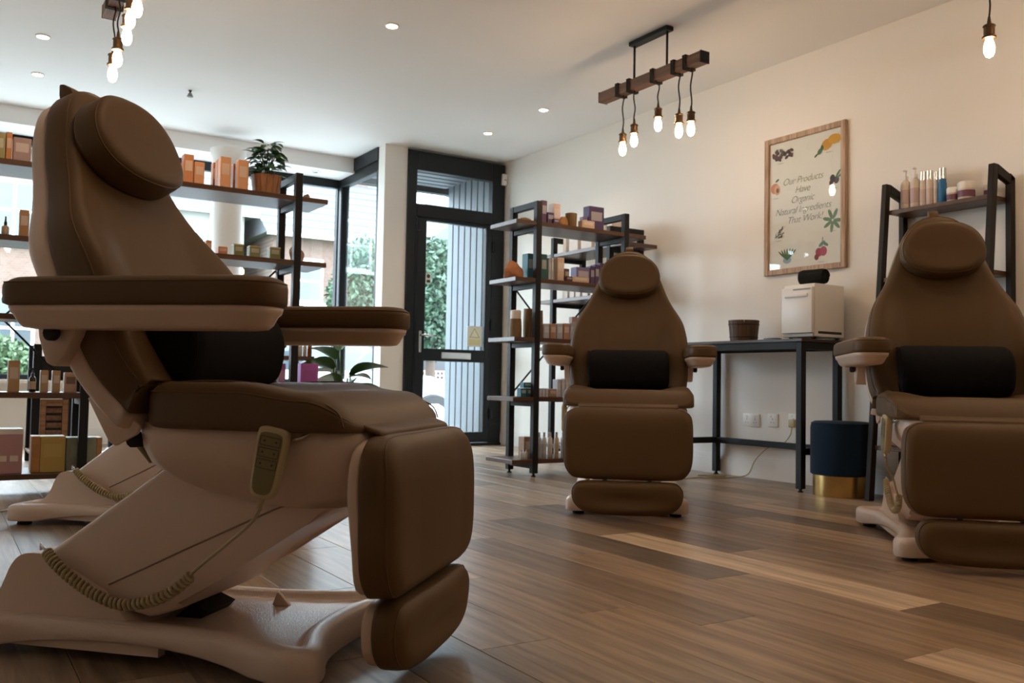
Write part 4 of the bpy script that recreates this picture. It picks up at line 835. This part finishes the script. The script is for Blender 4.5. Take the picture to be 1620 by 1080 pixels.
blobs('printed_rosemary', [(0.10+0.10*rg.random(), 0.70+rg.uniform(-0.04, 0.05), 0.022, 0.009, [(0.12, 0.07, 0.08), (0.16, 0.17, 0.07), (0.7, 0.68, 0.64)][i % 3], rg.uniform(0.2, 1.6)) for i in range(22)])
blobs('printed_aloe', [(0.26, 0.935, 0.06, 0.04, (0.36, 0.50, 0.58), 0)] + [(0.26+0.025*(i-3), 0.89-0.01*abs(3-i)*0, 0.07, 0.011, (0.07, 0.16, 0.05), 1.57-0.28*(i-3)) for i in range(7)])
blobs('printed_leaf_sprig', [(0.88+0.07*math.cos(t), 0.68+0.05*math.sin(t), 0.062, 0.021, (0.12, 0.22, 0.11), -t) for t in (0.1, 0.8, 1.7, 2.6, 3.4, 4.3, 5.2)])
blobs('printed_raspberries', [(0.70, 0.905, 0.045, 0.05, (0.42, 0.05, 0.10), 0.4), (0.76, 0.90, 0.048, 0.055, (0.48, 0.06, 0.12), 0.1), (0.67, 0.94, 0.03, 0.034, (0.28, 0.03, 0.06), 0), (0.74, 0.845, 0.05, 0.02, (0.10, 0.22, 0.14), 0.6), (0.79, 0.85, 0.04, 0.018, (0.10, 0.22, 0.14), -0.5), (0.75, 0.81, 0.03, 0.004, GR, 1.4)])
def text(s, u, v, size, m):
    cu = bpy.data.curves.new('lettering', 'FONT'); cu.body = s; cu.size = size; cu.shear = 0.35; cu.align_x = 'CENTER'; cu.align_y = 'CENTER'; cu.space_character = 0.92; cu.offset = -0.0008
    t = bpy.data.objects.new('lettering_curve', cu); COL.objects.link(t); dg = bpy.context.evaluated_depsgraph_get(); me = bpy.data.meshes.new_from_object(t.evaluated_get(dg)); bpy.data.objects.remove(t)
    o = link('lettering', me, m, pr); me.materials.clear(); me.materials.append(m); o.location = pp_(u, v, 0.0004); o.rotation_euler = (PI/2, 0, -PI/2)
for s, u, v, c in (('Our Products', 0.47, 0.325, (0.20, 0.21, 0.06)), ('Have', 0.47, 0.40, (0.20, 0.21, 0.06)), ('Organic', 0.47, 0.475, (0.16, 0.17, 0.09)), ('Natural Ingredients', 0.47, 0.555, (0.14, 0.20, 0.15)), ('That Work!', 0.50, 0.63, (0.14, 0.16, 0.13))): text(s, u, v, 0.062, cm(c))
for u, v in ((0.16, 0.165), (0.83, 0.165), (0.90, 0.445), (0.09, 0.435), (0.14, 0.775), (0.88, 0.76), (0.73, 0.98)): blob(u, v, 0.05, 0.004, (0.52, 0.46, 0.40), nm='printed_caption')

# wall sockets, plug and flex
def socket(y0, y1, z0, z1, gangs, label):
    S = empty('wall_socket', (WX, (y0+y1)/2, (z0+z1)/2)); tag(S, label, 'socket', 'white wall sockets'); a, b = abs(y1-y0)/2, (z1-z0)/2
    box('face_plate', (-0.009, -a, -b), (0, a, b), M_WHITEP, S, 0.003, 2)
    for g in range(gangs):
        c = (g-(gangs-1)/2)*a*(1.0 if gangs == 2 else 0)*-1
        for dy, dz, w, h in ((0, 0.008, 0.004, 0.010), (-0.011, -0.014, 0.007, 0.004), (0.011, -0.014, 0.007, 0.004)): box('pin_slot', (-0.0097, c+dy-w/2, dz-h/2), (-0.0088, c+dy+w/2, dz+h/2), BLK, S)
        box('rocker_switch', (-0.0125, c-(0.006 if gangs == 1 else 0.0)*1-0.006+0.02*(gangs == 1), 0.020), (-0.009, c+0.006+0.014*(gangs == 1), 0.034), M_WHITEP, S, 0.001)
    return S
socket(4.365, 4.221, 0.338, 0.424, 2, 'double white wall socket under the console table')
socket(4.150, 4.064, 0.345, 0.431, 1, 'single empty wall socket under the console table')
socket(3.978, 3.892, 0.352, 0.438, 1, 'single wall socket with a cream plug in it')
pg = empty('plug', (WX-0.010, 3.925, 0.378)); tag(pg, 'cream plug with trailing flex in the wall socket', 'plug')
box('plug_body', (-0.034, -0.024, -0.026), (0, 0.024, 0.024), M_KHAKI, pg, 0.006, 2)
q = lambda x, y, z: (x-pg.location.x, y-pg.location.y, z-pg.location.z)
tube('flex', catmull([q(4.60, 3.925, 0.352), q(4.60, 3.94, 0.30), q(4.595, 4.0, 0.24), q(4.60, 4.12, 0.21), q(4.59, 4.22, 0.12), q(4.57, 4.26, 0.03), q(4.50, 4.30, 0.006), q(4.30, 4.35, 0.005), q(4.35, 4.50, 0.005), q(4.52, 4.42, 0.005), q(4.20, 4.40, 0.005), q(3.9, 4.33, 0.005), q(3.6, 4.1, 0.005), q(3.45, 3.95, 0.006)], 8), 0.0042, M_KHAKI, pg, 6)
fx = tube('floor_cable', catmull([uz(-60, 812, 0.005), uz(0, 808, 0.005), uz(22, 804, 0.005), uz(24, 798, 0.005), uz(38, 795, 0.005), uz(60, 796, 0.005), uz(88, 797, 0.006)], 6), 0.004, mat('white_flex', (0.6, 0.6, 0.6), 0.5), None, 6); tag(fx, 'thin pale power cable on the floor behind the foreground chair', 'cable')

# ------------------------------------------------------------------ lamps
def edison(parent, top, drop, bend=0.006, seed=0):
    """cord, socket and bulb hanging from the beam; the bulb hangs at top + drop"""
    x, y, z = top; n = 10; r = random.Random(seed); a = r.uniform(0, 6)
    pts = [(x+bend*math.sin(a+i*0.9)*(1 if 0 < i < n else 0), y+bend*math.cos(a+i*0.8)*(1 if 0 < i < n else 0), z-drop*i/n) for i in range(n+1)]
    cd = tube('cord', pts, 0.0042, M_CORD, parent, 6); zb = z-drop
    lathe('lamp_holder', [(0.005, 0.03), (0.009, 0.0), (0.022, -0.006), (0.026, -0.012), (0.022, -0.016), (0.022, -0.050), (0.028, -0.056), (0.028, -0.064), (0.018, -0.066)], M_BRONZE, cd, 16, (x, y, zb))
    lathe('bulb', [(0.012, -0.060), (0.014, -0.072), (0.019, -0.086), (0.0225, -0.104), (0.021, -0.124), (0.014, -0.140), (0.004, -0.146)], M_BULB, cd, 14, (x, y, zb))
def pendant(x, yc, label, bulbs, half=0.465, zb=2.435):
    P = empty('beam_pendant', (0, 0, 0)); tag(P, label, 'pendant lamp', 'wooden beam pendants with filament bulbs'); s = 0.033
    box('ceiling_plate', (x-0.03, yc-0.175, CZ-0.028), (x+0.03, yc+0.175, CZ-0.001), M_METAL, P, 0.004)
    for q in (-0.15, 0.15): tube('rod', [(x, yc+q, CZ-0.02), (x, yc+q, zb+2*s-0.01)], 0.007, M_METAL, P, 8)
    bm_ = box('beam', (x-s, yc-half, zb), (x+s, yc+half, zb+2*s), M_BEAM, P, 0.004)
    for q in (-1, 1): box('end_cap', (x-s-0.001, yc+q*half-0.004, zb-0.001), (x+s+0.001, yc+q*half+0.004, zb+2*s+0.001), M_BRONZE if q > 0 else M_METAL, bm_)
    for i, (y, zbulb) in enumerate(bulbs):
        for k in range(3):
            d = (k-1)*0.011; e = s+0.006; yy = y+0.02+d
            tube('cord_wrap', [(x-e, yy, zb-0.006), (x+e, yy+0.004, zb-0.006), (x+e, yy+0.006, zb+2*s+0.006), (x-e, yy+0.002, zb+2*s+0.006)], 0.0045, M_CORD, P, 6, True)
        edison(P, (x, y, zb-0.004), (zb-0.004)-(zbulb+0.105), 0.006, i+int(yc*10))
    return P
pendant(3.609, 4.18, 'wooden beam pendant with five lit bulbs above the middle chair', [(ux(a, b, 3.609).y, ux(a, b, 3.609).z) for a, b in ((985, 236), (1003, 222), (1041, 197), (1074, 207), (1093, 204))])
lb = [(ux(a, b, 0.68).y, ux(a, b, 0.68).z) for a, b in ((178, 117), (185.6, 93), (200.7, 57.8), (206, 31), (217, 13))]
pendant(0.68, 4.55, 'beam pendant with clustered bulbs hanging above the foreground chair', lb)
pendant(3.72, 1.72, 'beam pendant at the upper right edge with one bulb in full view', [(ux(1565, 76, 3.72).y, ux(1565, 76, 3.72).z), (1.90, 2.08), (1.75, 2.12), (1.5, 2.06), (1.4, 2.1)])
pendant(0.68, 1.95, 'unseen beam pendant added straight above the foreground chair as warm fill', [(2.25, 2.1), (2.1, 2.14), (1.95, 2.17), (1.8, 2.1), (1.65, 2.1)])  # outside the frame, added as warm fill on the near chair's camera side
pendant(3.6, -0.9, 'unseen beam pendant added over the rear right of the room for warm light', [(-0.6, 2.1), (-0.75, 2.14), (-0.9, 2.17), (-1.05, 2.1), (-1.2, 2.1)])  # also unseen, added to send warm light onto the right wall from behind
def downlight(x, y, z, lit, label):
    D = empty('downlight', (x, y, z)); tag(D, label, 'downlight', 'recessed ceiling downlights')
    lathe('trim_ring', [(0.044, 0.0), (0.044, -0.006), (0.036, -0.009), (0.032, -0.004), (0.032, 0.0)], M_WHITEP if lit else M_CHROME, D, 22)
    lathe('lens', [(0.0315, -0.0015), (0.0315, -0.004), (0.02, -0.0045)], M_DOWN if lit else cm((0.35, 0.35, 0.36)), D, 18)
    if lit:
        l = bpy.data.lights.new('downlight_beam', 'SPOT'); l.energy = SPOT_W; l.color = (1.0, 0.78, 0.56); l.spot_size = math.radians(115); l.spot_blend = 0.7; l.shadow_soft_size = 0.03
        o = bpy.data.objects.new('downlight_beam', l); COL.objects.link(o); o.parent = D; o.location = (0, 0, -0.012)
for i, (a, b, lbl) in enumerate([(620, 40, 'largest lit downlight high in the middle of the ceiling'), (860, 173, 'lit downlight left of the middle pendant'), (772, 210, 'lit downlight nearest the door'), (68, 57, 'upper one of two lit downlights at the left edge'), (60, 117, 'lower one of two lit downlights at the left edge')]):
    p = uz(a, b, CZ); downlight(p.x, p.y, CZ, True, lbl)
for i, (x, y) in enumerate([(2.2, 2.2), (2.2, -0.4), (3.9, 0.4)]): downlight(x, y, CZ, True, 'unseen lit downlight added for warm light above '+['the open floor in front of the viewer', 'the spot behind the viewer', 'the floor right of the viewer', 'the floor left of the viewer'][i])  # extra unseen fittings, added for the light they give the room
for a, b, lbl in ((500, 271, 'unlit downlight in the bulkhead beside the corner post'), (247, 233, 'unlit downlight in the bulkhead behind the head pillow')):
    p = uz(a, b, 2.6); downlight(p.x, p.y, 2.6, False, lbl)
p = uz(301, 143, CZ); HK = empty('ceiling_fitting', (p.x, p.y, CZ)); tag(HK, 'small dark fitting hanging from the ceiling left of centre', 'ceiling fitting')
lathe('fitting_rose', [(0.012, 0), (0.014, -0.004), (0.008, -0.008), (0.006, -0.02)], M_METAL, HK, 12); lathe('fitting_bell', [(0.006, -0.018), (0.012, -0.022), (0.024, -0.048), (0.020, -0.05)], mat('grey_metal', (0.16, 0.16, 0.15), 0.4), HK, 12)

# ------------------------------------------------------------------ things between the shelving and the window
# low cabinet with louvred wooden door
CY = 6.75; c0, c1 = uy(50, 640, CY).x, uy(122, 640, CY).x
CB = empty('louvred_cabinet', (0, 0, 0)); tag(CB, 'low black-framed cabinet with a louvred wooden door seen through the left shelves', 'cabinet')
cw = c1-c0
for x in (c0, c1-0.05):
    for y in (CY, CY+0.36): box('post', (x, y, 0), (x+0.05, y+0.04, 0.80), M_METAL, CB, 0.004)
box('top_rail', (c0+0.05, CY, 0.775), (c1-0.05, CY+0.04, 0.80), M_METAL, CB, 0.003); box('dark_panel', (c0+0.05, CY+0.01, 0.56), (c1-0.05, CY+0.03, 0.72), BLK, CB, 0.003)
box('cabinet_top', (c0-0.01, CY-0.01, 0.44), (c1+0.01, CY+0.42, 0.465), M_SHELFW, CB, 0.003); box('cabinet_shelf', (c0, CY, 0.07), (c1, CY+0.40, 0.09), M_SHELFW, CB, 0.003)
dr = empty('louvred_door'); dr.parent = CB; d0, d1 = c0+0.052, c1-0.052
box('door_backing', (d0+0.01, CY+0.022, 0.10), (d1-0.01, CY+0.03, 0.43), BLK, dr)
for lo, hi in (((d0, CY, 0.095), (d0+0.035, CY+0.021, 0.435)), ((d1-0.035, CY, 0.095), (d1, CY+0.021, 0.435)), ((d0+0.035, CY, 0.095), (d1-0.035, CY+0.021, 0.14)), ((d0+0.035, CY, 0.39), (d1-0.035, CY+0.021, 0.435))): box('door_rail', lo, hi, M_RUSTIC, dr, 0.003)
for k in range(5): box('louvre', (d0+0.035, CY+0.004, 0.147+k*0.049), (d1-0.035, CY+0.018, 0.180+k*0.049), M_BEAM, dr, 0.004)
# pedestal stool
p = uz(176, 722, 0); PS = empty('pedestal_stool', (p.x, p.y, 0)); tag(PS, 'black pedestal stool base seen below the foreground chair back', 'stool')
lathe('stool_base', [(0.19, 0), (0.19, 0.01), (0.17, 0.02), (0.05, 0.045), (0.03, 0.07)], mat('dark_chrome', (0.05, 0.07, 0.10), 0.2, 0.8), PS, 28); lathe('stool_column', [(0.028, 0.06), (0.028, 0.46), (0.05, 0.47)], M_METAL, PS, 14); lathe('stool_seat', [(0.16, 0.46), (0.17, 0.475), (0.17, 0.51), (0.15, 0.525)], BLK, PS, 24)
# dark side table with bottles
SY = 6.3; s0, s1 = uy(428, 563, SY).x, uy(496, 563, SY).x; sz = uy(470, 563, SY).z
ST = empty('side_table', (0, 0, 0)); tag(ST, 'dark side table behind the window-side shelves holding small bottles', 'table')
box('table_top', (s0, SY-0.02, sz-0.03), (s1, SY+0.33, sz), M_SHELFW, ST, 0.003)
for x in (s0+0.01, s1-0.045):
    for y in (SY, SY+0.28): box('leg', (x, y, 0), (x+0.035, y+0.035, sz-0.03), M_METAL, ST, 0.003)
for i, (a, b, yt, body, cap, lb_) in enumerate([(463, 470, 538, cm((0.6, 0.56, 0.5)), M_WHITEP, 'white-capped pale bottle on the dark side table'), (472, 479, 540, cm((0.62, 0.58, 0.52)), BLK, 'black-capped pale bottle on the dark side table'), (480, 486, 541, cm((0.6, 0.55, 0.48)), BLK, 'smaller pale bottle on the dark side table'), (487, 494, 535, mat('amber_glass', (0.45, 0.14, 0.02), 0.2), BLK, 'amber bottle on the dark side table')]):
    A, B = uy(a, 550, SY+0.05), uy(b, 550, SY+0.05); bottle('table_bottle', ((A.x+B.x)/2, SY+0.06, sz+0.0005), (B.x-A.x)/2, uy(a, yt, SY+0.06).z-sz, body, cap, lb_, 'bottle', 'bottles on the side table')
# broad-leaved floor plant
FPX = uy(548, 600, 6.4); FP = empty('floor_plant', (FPX.x, 6.4, 0)); tag(FP, 'broad-leaved dark green plant standing by the side window', 'plant')
lathe('plant_pot', [(0.12, 0), (0.13, 0.01), (0.16, 0.26), (0.165, 0.28), (0.15, 0.28), (0.14, 0.2)], mat('dark_glazed_pot', (0.03, 0.035, 0.04), 0.3), FP, 24)
LM2 = leaf_mesh('leaf', 0.28, 0.10, 0.10, M_LEAF2, 8); rng = random.Random(12)
spec = [(495, 555, 0.6, 200), (510, 540, 1.25, 60), (505, 590, 0.3, 200), (530, 580, 0.35, 160), (545, 585, 0.3, 20), (575, 582, 0.55, -30), (585, 600, 0.1, -25), (520, 600, 0.5, 140), (560, 605, 0.2, 30), (478, 570, 0.4, 190), (555, 595, 0.45, 80), (535, 605, 0.2, -60)]
for a, b, el, az in spec:
    t = uy(a, b, 6.4)-Vector((FPX.x, 6.4, 0)); c = Vector((t.x*0.35, rng.uniform(-0.05, 0.05), max(0.35, t.z-0.06)))
    tube('stem', catmull([(0, 0, 0.2), (t.x*0.15, 0, 0.33), tuple(c)], 4), 0.006, M_LEAF2, FP, 6)
    lf = bpy.data.objects.new('leaf', LM2); COL.objects.link(lf); lf.parent = FP; lf.location = c; d = t-c
    lf.rotation_euler = (rng.uniform(-0.4, 0.4), -el, math.radians(az)); k = rng.uniform(0.75, 1.05); lf.scale = (k, k, k)

# ------------------------------------------------------------------ street outside
GZ = -0.12
M_ROAD = mat('asphalt', (0.16, 0.16, 0.165), 0.9, var=0.15, scale=3, bump=0.3, bscale=60); M_PAVE = mat('paving', (0.38, 0.37, 0.35), 0.9, var=0.1, scale=2)
struct(box('ground_pavement', (-30, 8.78, GZ-0.2), (40, 11.0, GZ+0.06), M_PAVE), 'pale pavement outside the shop'); struct(box('ground_porch', (RX+0.09, DY+0.08, GZ-0.1), (4.7, 8.78, -0.02), M_PAVE), 'paved porch floor')
struct(box('ground_road', (-30, 11.0, GZ-0.3), (40, 18.4, GZ-0.10), M_ROAD), 'street outside the shop'); struct(box('ground_verge', (-30, 18.4, GZ-0.2), (40, 60, GZ+0.05), mat('grass', (0.10, 0.17, 0.05), 0.95, var=0.3, scale=6)), 'front gardens across the street')
M_BRICK = bpy.data.materials.new('red_brick'); M_BRICK.use_nodes = True; _n = M_BRICK.node_tree.nodes; _b = _n.new('ShaderNodeTexBrick'); _t = _n.new('ShaderNodeTexCoord'); _mp = _n.new('ShaderNodeMapping'); _mp.inputs['Rotation'].default_value = (PI/2, 0, 0)
M_BRICK.node_tree.links.new(_t.outputs['Object'], _mp.inputs[0]); M_BRICK.node_tree.links.new(_mp.outputs[0], _b.inputs['Vector'])
_b.inputs['Color1'].default_value = (0.13, 0.078, 0.062, 1); _b.inputs['Color2'].default_value = (0.105, 0.058, 0.045, 1); _b.inputs['Mortar'].default_value = (0.14, 0.12, 0.10, 1); _b.inputs['Scale'].default_value = 4.5
M_BRICK.node_tree.links.new(_b.outputs['Color'], _n['Principled BSDF'].inputs['Base Color']); _n['Principled BSDF'].inputs['Roughness'].default_value = 0.9
M_ROOF = mat('grey_slate', (0.075, 0.08, 0.09), 0.8, var=0.15, scale=5); M_REND = mat('cream_render', (0.24, 0.23, 0.21), 0.85); M_WFR = mat('white_window_frame', (0.75, 0.75, 0.75), 0.5); M_DGL = mat('dark_house_glass', (0.05, 0.06, 0.07), 0.08)
def house(x0, x1, yf, eave, ridge, m, wins, label, gable=False, chimney=None):
    Hs = empty('house', (x0, yf, GZ)); tag(Hs, label, 'house', 'houses across the street'); w = x1-x0; D = 8.0
    box('house_wall', (0, 0, 0), (w, D, eave), m, Hs)
    bm = bmesh.new()
    if gable: pr_ = [((-0.3, eave-0.1), (w/2, ridge), (w+0.3, eave-0.1))]
    P = [(-0.3, -0.4, eave-0.08), (w+0.3, -0.4, eave-0.08), (w+0.3, D+0.4, eave-0.08), (-0.3, D+0.4, eave-0.08)]
    R = [(w/2, -0.4, ridge), (w/2, D+0.4, ridge)] if gable else [(-0.3, D/2, ridge), (w+0.3, D/2, ridge)]
    V = [bm.verts.new(p) for p in P+R]
    for f in (((0, 4, 5, 3), (1, 2, 5, 4), (0, 1, 4), (2, 3, 5), (0, 3, 2, 1)) if gable else ((0, 1, 5, 4), (2, 3, 4, 5), (0, 4, 3), (1, 2, 5), (0, 3, 2, 1))): bm.faces.new([V[i] for i in f])
    rf = from_bm('roof', bm, M_ROOF, Hs)
    n = 9
    if not gable:
        for k in range(1, n):      # slate courses
            t = k/n; y = -0.4+(D/2+0.4)*t; z = eave-0.08+(ridge-eave+0.08)*t; box('slate_course', (-0.3, y-0.03, z-0.02), (w+0.3, y+0.03, z+0.035), M_ROOF, rf)
    box('gutter', (-0.3, -0.5, eave-0.16), (w+0.3, -0.38, eave-0.05), M_WFR, rf)
    if gable:
        V2 = [(0, -0.02, eave-0.02), (w, -0.02, eave-0.02), (w/2, -0.02, ridge-0.25)]; from_py('gable_wall', V2+[(x, 0.3, z) for x, _, z in V2], [(0, 1, 2), (3, 5, 4), (0, 3, 4, 1), (1, 4, 5, 2), (2, 5, 3, 0)], m, Hs, False)
    for (a, b, z0, z1, nx, nz) in wins:
        Wn = box('window', (a, -0.06, z0), (b, 0.02, z1), M_WFR, Hs)
        for i in range(nx):
            for j in range(nz):
                pw_, ph_ = (b-a-0.1)/nx, (z1-z0-0.1)/nz; box('pane', (a+0.05+i*pw_+0.035, -0.075, z0+0.05+j*ph_+0.035), (a+0.05+(i+1)*pw_-0.035, -0.058, z0+0.05+(j+1)*ph_-0.035), M_DGL, Wn)
        box('sill', (a-0.08, -0.16, z0-0.1), (b+0.08, 0.0, z0), M_WFR, Wn)
    if chimney is not None:
        ch = box('chimney', (chimney, D/2-0.4, ridge-0.8), (chimney+0.8, D/2+0.4, ridge+0.9), M_BRICK, rf)
        for q in (0.2, 0.6): lathe('chimney_pot', [(0.13, 0), (0.11, 0.4)], mat('terracotta', (0.35, 0.12, 0.06), 0.8), ch, 10, (chimney+q, D/2, ridge+0.9))
    return Hs
house(-6.0, 2.6, 25.0, 6.3, 9.0, M_BRICK, [(6.9, 8.0, 3.9, 5.4, 2, 2), (6.6, 8.0, 1.0, 2.6, 3, 2), (2.0, 3.3, 3.9, 5.4, 2, 2)], 'brick house seen at the far left of the shop window', chimney=1.0)
house(3.3, 7.3, 26.0, 5.4, 8.2, M_REND, [(0.5, 1.5, 3.4, 4.8, 2, 2), (2.4, 3.4, 3.4, 4.8, 2, 2), (0.5, 1.6, 0.9, 2.3, 2, 2), (2.3, 3.5, 0.9, 2.3, 2, 2)], 'cream rendered house behind the round column', chimney=3.0)
house(8.0, 12.6, 25.5, 4.9, 7.6, M_BRICK, [(0.7, 1.5, 2.9, 4.2, 1, 2), (1.0, 2.0, 0.9, 2.3, 2, 2), (2.9, 4.0, 2.9, 4.2, 2, 2), (2.9, 4.0, 0.9, 2.3, 2, 2)], 'brick house with slate roof behind the corner post', chimney=3.6)
house(13.6, 20.0, 27.0, 5.2, 8.0, M_REND, [(0.8, 1.9, 3.2, 4.5, 2, 2), (3.8, 4.9, 3.2, 4.5, 2, 2), (0.8, 1.9, 0.9, 2.3, 2, 2)], 'pale gabled house seen past the porch', gable=True)
def foliage(name, loc, rx, ry, rz, n, label, cat, m, seed, ls=0.3, trunk=0.0, group=None):
    T = empty(name, loc); tag(T, label, cat, group); r = random.Random(seed); v, f = [], []
    for i in range(n):
        d = Vector((r.gauss(0, 1), r.gauss(0, 1), r.gauss(0, 1))).normalized()*(r.random()**0.33); c = Vector((d.x*rx, d.y*ry, trunk+rz+d.z*rz))
        a = Vector((r.gauss(0, 1), r.gauss(0, 1), r.gauss(0, 1))).normalized(); b = a.cross(Vector((r.gauss(0, 1), r.gauss(0, 1), r.gauss(0, 1)))).normalized(); s = ls*r.uniform(0.5, 1.1); k = len(v)
        v += [c-a*s, c+b*s*0.45, c+a*s, c-b*s*0.45]; f.append((k, k+1, k+2, k+3))
    fo_ = from_py('foliage', v, f, m, T, False); fo_['kind'] = 'stuff'
    tube('trunk', [(0, 0, 0), (0.03, 0.02, trunk+rz*0.6), (0, 0, trunk+rz*1.2)], [0.06+rx*0.05, 0.05+rx*0.03, 0.02], mat('bark', (0.08, 0.055, 0.04), 0.9), T, 8)
    return T
MF1 = mat('tree_foliage', (0.035, 0.075, 0.04), 0.6, var=0.5, scale=3); MF2 = mat('hedge_foliage', (0.045, 0.08, 0.03), 0.6, var=0.5, scale=3); MF3 = mat('laurel_foliage', (0.028, 0.062, 0.035), 0.5, var=0.5, scale=4)
p = uy(692, 440, 13.2); foliage('laurel_bush', (p.x+0.1, 13.6, GZ), 0.75, 0.6, 1.05, 11000, 'tall green laurel bush seen through the door glass', 'bush', MF3, 1, 0.065, 1.05)
p = uy(578, 430, 21.6); foliage('garden_tree', (p.x, 21.6, GZ), 1.0, 1.0, 1.9, 7000, 'slender green tree seen through the side window', 'tree', MF1, 2, 0.10, 0.6)
for i, (px_, Yh, rx, rz, lb_) in enumerate([(6, 19.5, 0.6, 0.7, 'garden hedge at the left edge beyond the shelves'), (120, 19.8, 0.6, 0.6, 'garden hedge behind the foreground chair back'), (460, 20.2, 0.7, 0.55, 'garden hedge beyond the window-side shelf post'), (560, 19.6, 0.7, 0.7, 'garden hedge under the slender tree'), (320, 20.0, 1.0, 0.6, 'garden hedge beyond the round column')]):
    p = uy(px_, 520, Yh); foliage('garden_hedge', (p.x, Yh, GZ), rx, 0.6, rz, 3000, lb_, 'hedge', MF2, 20+i, 0.09, 0.0, 'hedges across the street')
# trellis fence beyond the porch
TF = empty('trellis_fence', (0, 0, 0)); p0, p1 = uy(640, 600, 14.2).x, uy(735, 600, 14.2).x; tag(TF, 'square wooden trellis fence seen through the lower door pane', 'fence'); M_TRL = mat('weathered_trellis', (0.42, 0.30, 0.24), 0.8); zt_, zb_ = uy(690, 588, 14.2).z, uy(690, 622, 14.2).z
n = int((p1-p0)/0.075)
for k in range(n+1): box('upright_slat', (p0+k*0.075, 14.2, zb_), (p0+k*0.075+0.025, 14.212, zt_), M_TRL, TF)
for k in range(int((zt_-zb_)/0.075)+1): box('cross_slat', (p0, 14.188, zb_+k*0.075), (p1, 14.2, zb_+k*0.075+0.025), M_TRL, TF)
for x in (p0, p1): box('post', (x-0.04, 14.215, GZ), (x+0.04, 14.29, zt_), M_TRL, TF)
box('low_wall', (p0-0.3, 14.32, GZ), (p1+0.5, 14.5, 0.95), mat('dark_stone_wall', (0.07, 0.07, 0.075), 0.9, var=0.3, scale=5), TF)
# parked cars
def make_car(paint, label):
    K = empty('parked_car'); tag(K, label, 'car', 'cars parked in the street')
    def loft(nm, secs, m, par):
        v, f = [], []; N_ = len(secs[0])
        for s in secs: v += s
        for k in range(len(secs)-1):
            for i in range(N_): j = (i+1) % N_; f.append((k*N_+i, k*N_+j, (k+1)*N_+j, (k+1)*N_+i))
        f.append(tuple(range(N_))[::-1]); f.append(tuple((len(secs)-1)*N_+i for i in range(N_))); o = from_py(nm, v, f, m, par); o.data.set_sharp_from_angle(angle=math.radians(45)); return o
    def ring(x, w, z0, z1, k=0.12): return [(x, -w, z0), (x, w, z0), (x, w+0.02, (z0+z1)/2), (x, w-k*0.4, z1-k*0.5), (x, w-k, z1), (x, -w+k, z1), (x, -w+k*0.4, z1-k*0.5), (x, -w-0.02, (z0+z1)/2)]
    loft('car_body', [ring(-2.05, 0.70, 0.32, 0.72), ring(-1.9, 0.82, 0.24, 0.86), ring(-1.2, 0.86, 0.22, 0.92), ring(0.6, 0.86, 0.22, 0.94), ring(1.3, 0.84, 0.22, 0.88), ring(1.85, 0.78, 0.26, 0.74), ring(2.05, 0.66, 0.34, 0.60)], paint, K)
    cb = loft('cabin_glass', [ring(-1.75, 0.74, 0.86, 0.94), ring(-1.25, 0.72, 0.88, 1.38, 0.2), ring(-0.3, 0.72, 0.9, 1.46, 0.2), ring(0.35, 0.72, 0.9, 1.40, 0.2), ring(1.15, 0.74, 0.86, 0.93)], M_DGL, K)
    loft('car_roof', [ring(-1.3, 0.60, 1.37, 1.42, 0.1), ring(-0.3, 0.62, 1.43, 1.49, 0.1), ring(0.32, 0.60, 1.38, 1.43, 0.1)], paint, K)
    for s in (-1, 1):
        tube('window_pillar', [(1.12, s*0.72, 0.93), (0.34, s*0.60, 1.42)], 0.035, paint, cb, 6); tube('window_pillar', [(-0.35, s*0.76, 0.92), (-0.35, s*0.62, 1.44)], 0.03, paint, cb, 6); tube('window_pillar', [(-1.7, s*0.72, 0.92), (-1.27, s*0.6, 1.40)], 0.04, paint, cb, 6)
        box('door_mirror', (0.75, s*0.95-0.08, 0.92), (0.87, s*0.95+0.08, 1.05), BLK, K, 0.03, 2); box('headlight', (1.86, s*0.58-0.12, 0.58), (1.98, s*0.58+0.12, 0.70), M_CHROME, K, 0.02); box('tail_light', (-2.03, s*0.66-0.1, 0.68), (-1.95, s*0.66+0.1, 0.84), mat('red_lens', (0.4, 0.01, 0.01), 0.2), K, 0.02)
        for x in (-1.28, 1.28):
            w = lathe('wheel', [(0.2, -0.1), (0.30, -0.1), (0.32, -0.07), (0.32, 0.07), (0.30, 0.1), (0.2, 0.1)], M_RUBBER, K, 22, (x, s*0.80, 0.32), Matrix.Rotation(PI/2, 4, 'X')); lathe('hub', [(0.19, -0.105), (0.19, 0.105), (0.05, 0.112)], M_CHROME, w, 14, (x, s*0.80, 0.32), Matrix.Rotation(PI/2, 4, 'X'))
    return K
PAINT_W = mat('white_car_paint', (0.36, 0.38, 0.40), 0.25, var=0.01); PAINT_G = mat('grey_car_paint', (0.20, 0.22, 0.26), 0.25, var=0.01)
k1 = make_car(PAINT_W, 'white car parked outside, seen through the lower door pane'); k1.location = (uy(716, 650, 11.9).x-2.05, 11.9, GZ-0.10); k1.rotation_euler = (0, 0, 0)
k2 = copy_tree(k1); k2.location = (uy(585, 600, 14.5).x-1.2, 15.6, GZ-0.10); k2['label'] = 'pale car parked across the street behind the side window'
k3 = make_car(PAINT_G, 'grey car parked across the street at the left edge'); k3.location = (uy(10, 600, 15.5).x-2.4, 15.6, GZ-0.10); k3.rotation_euler = (0, 0, PI)
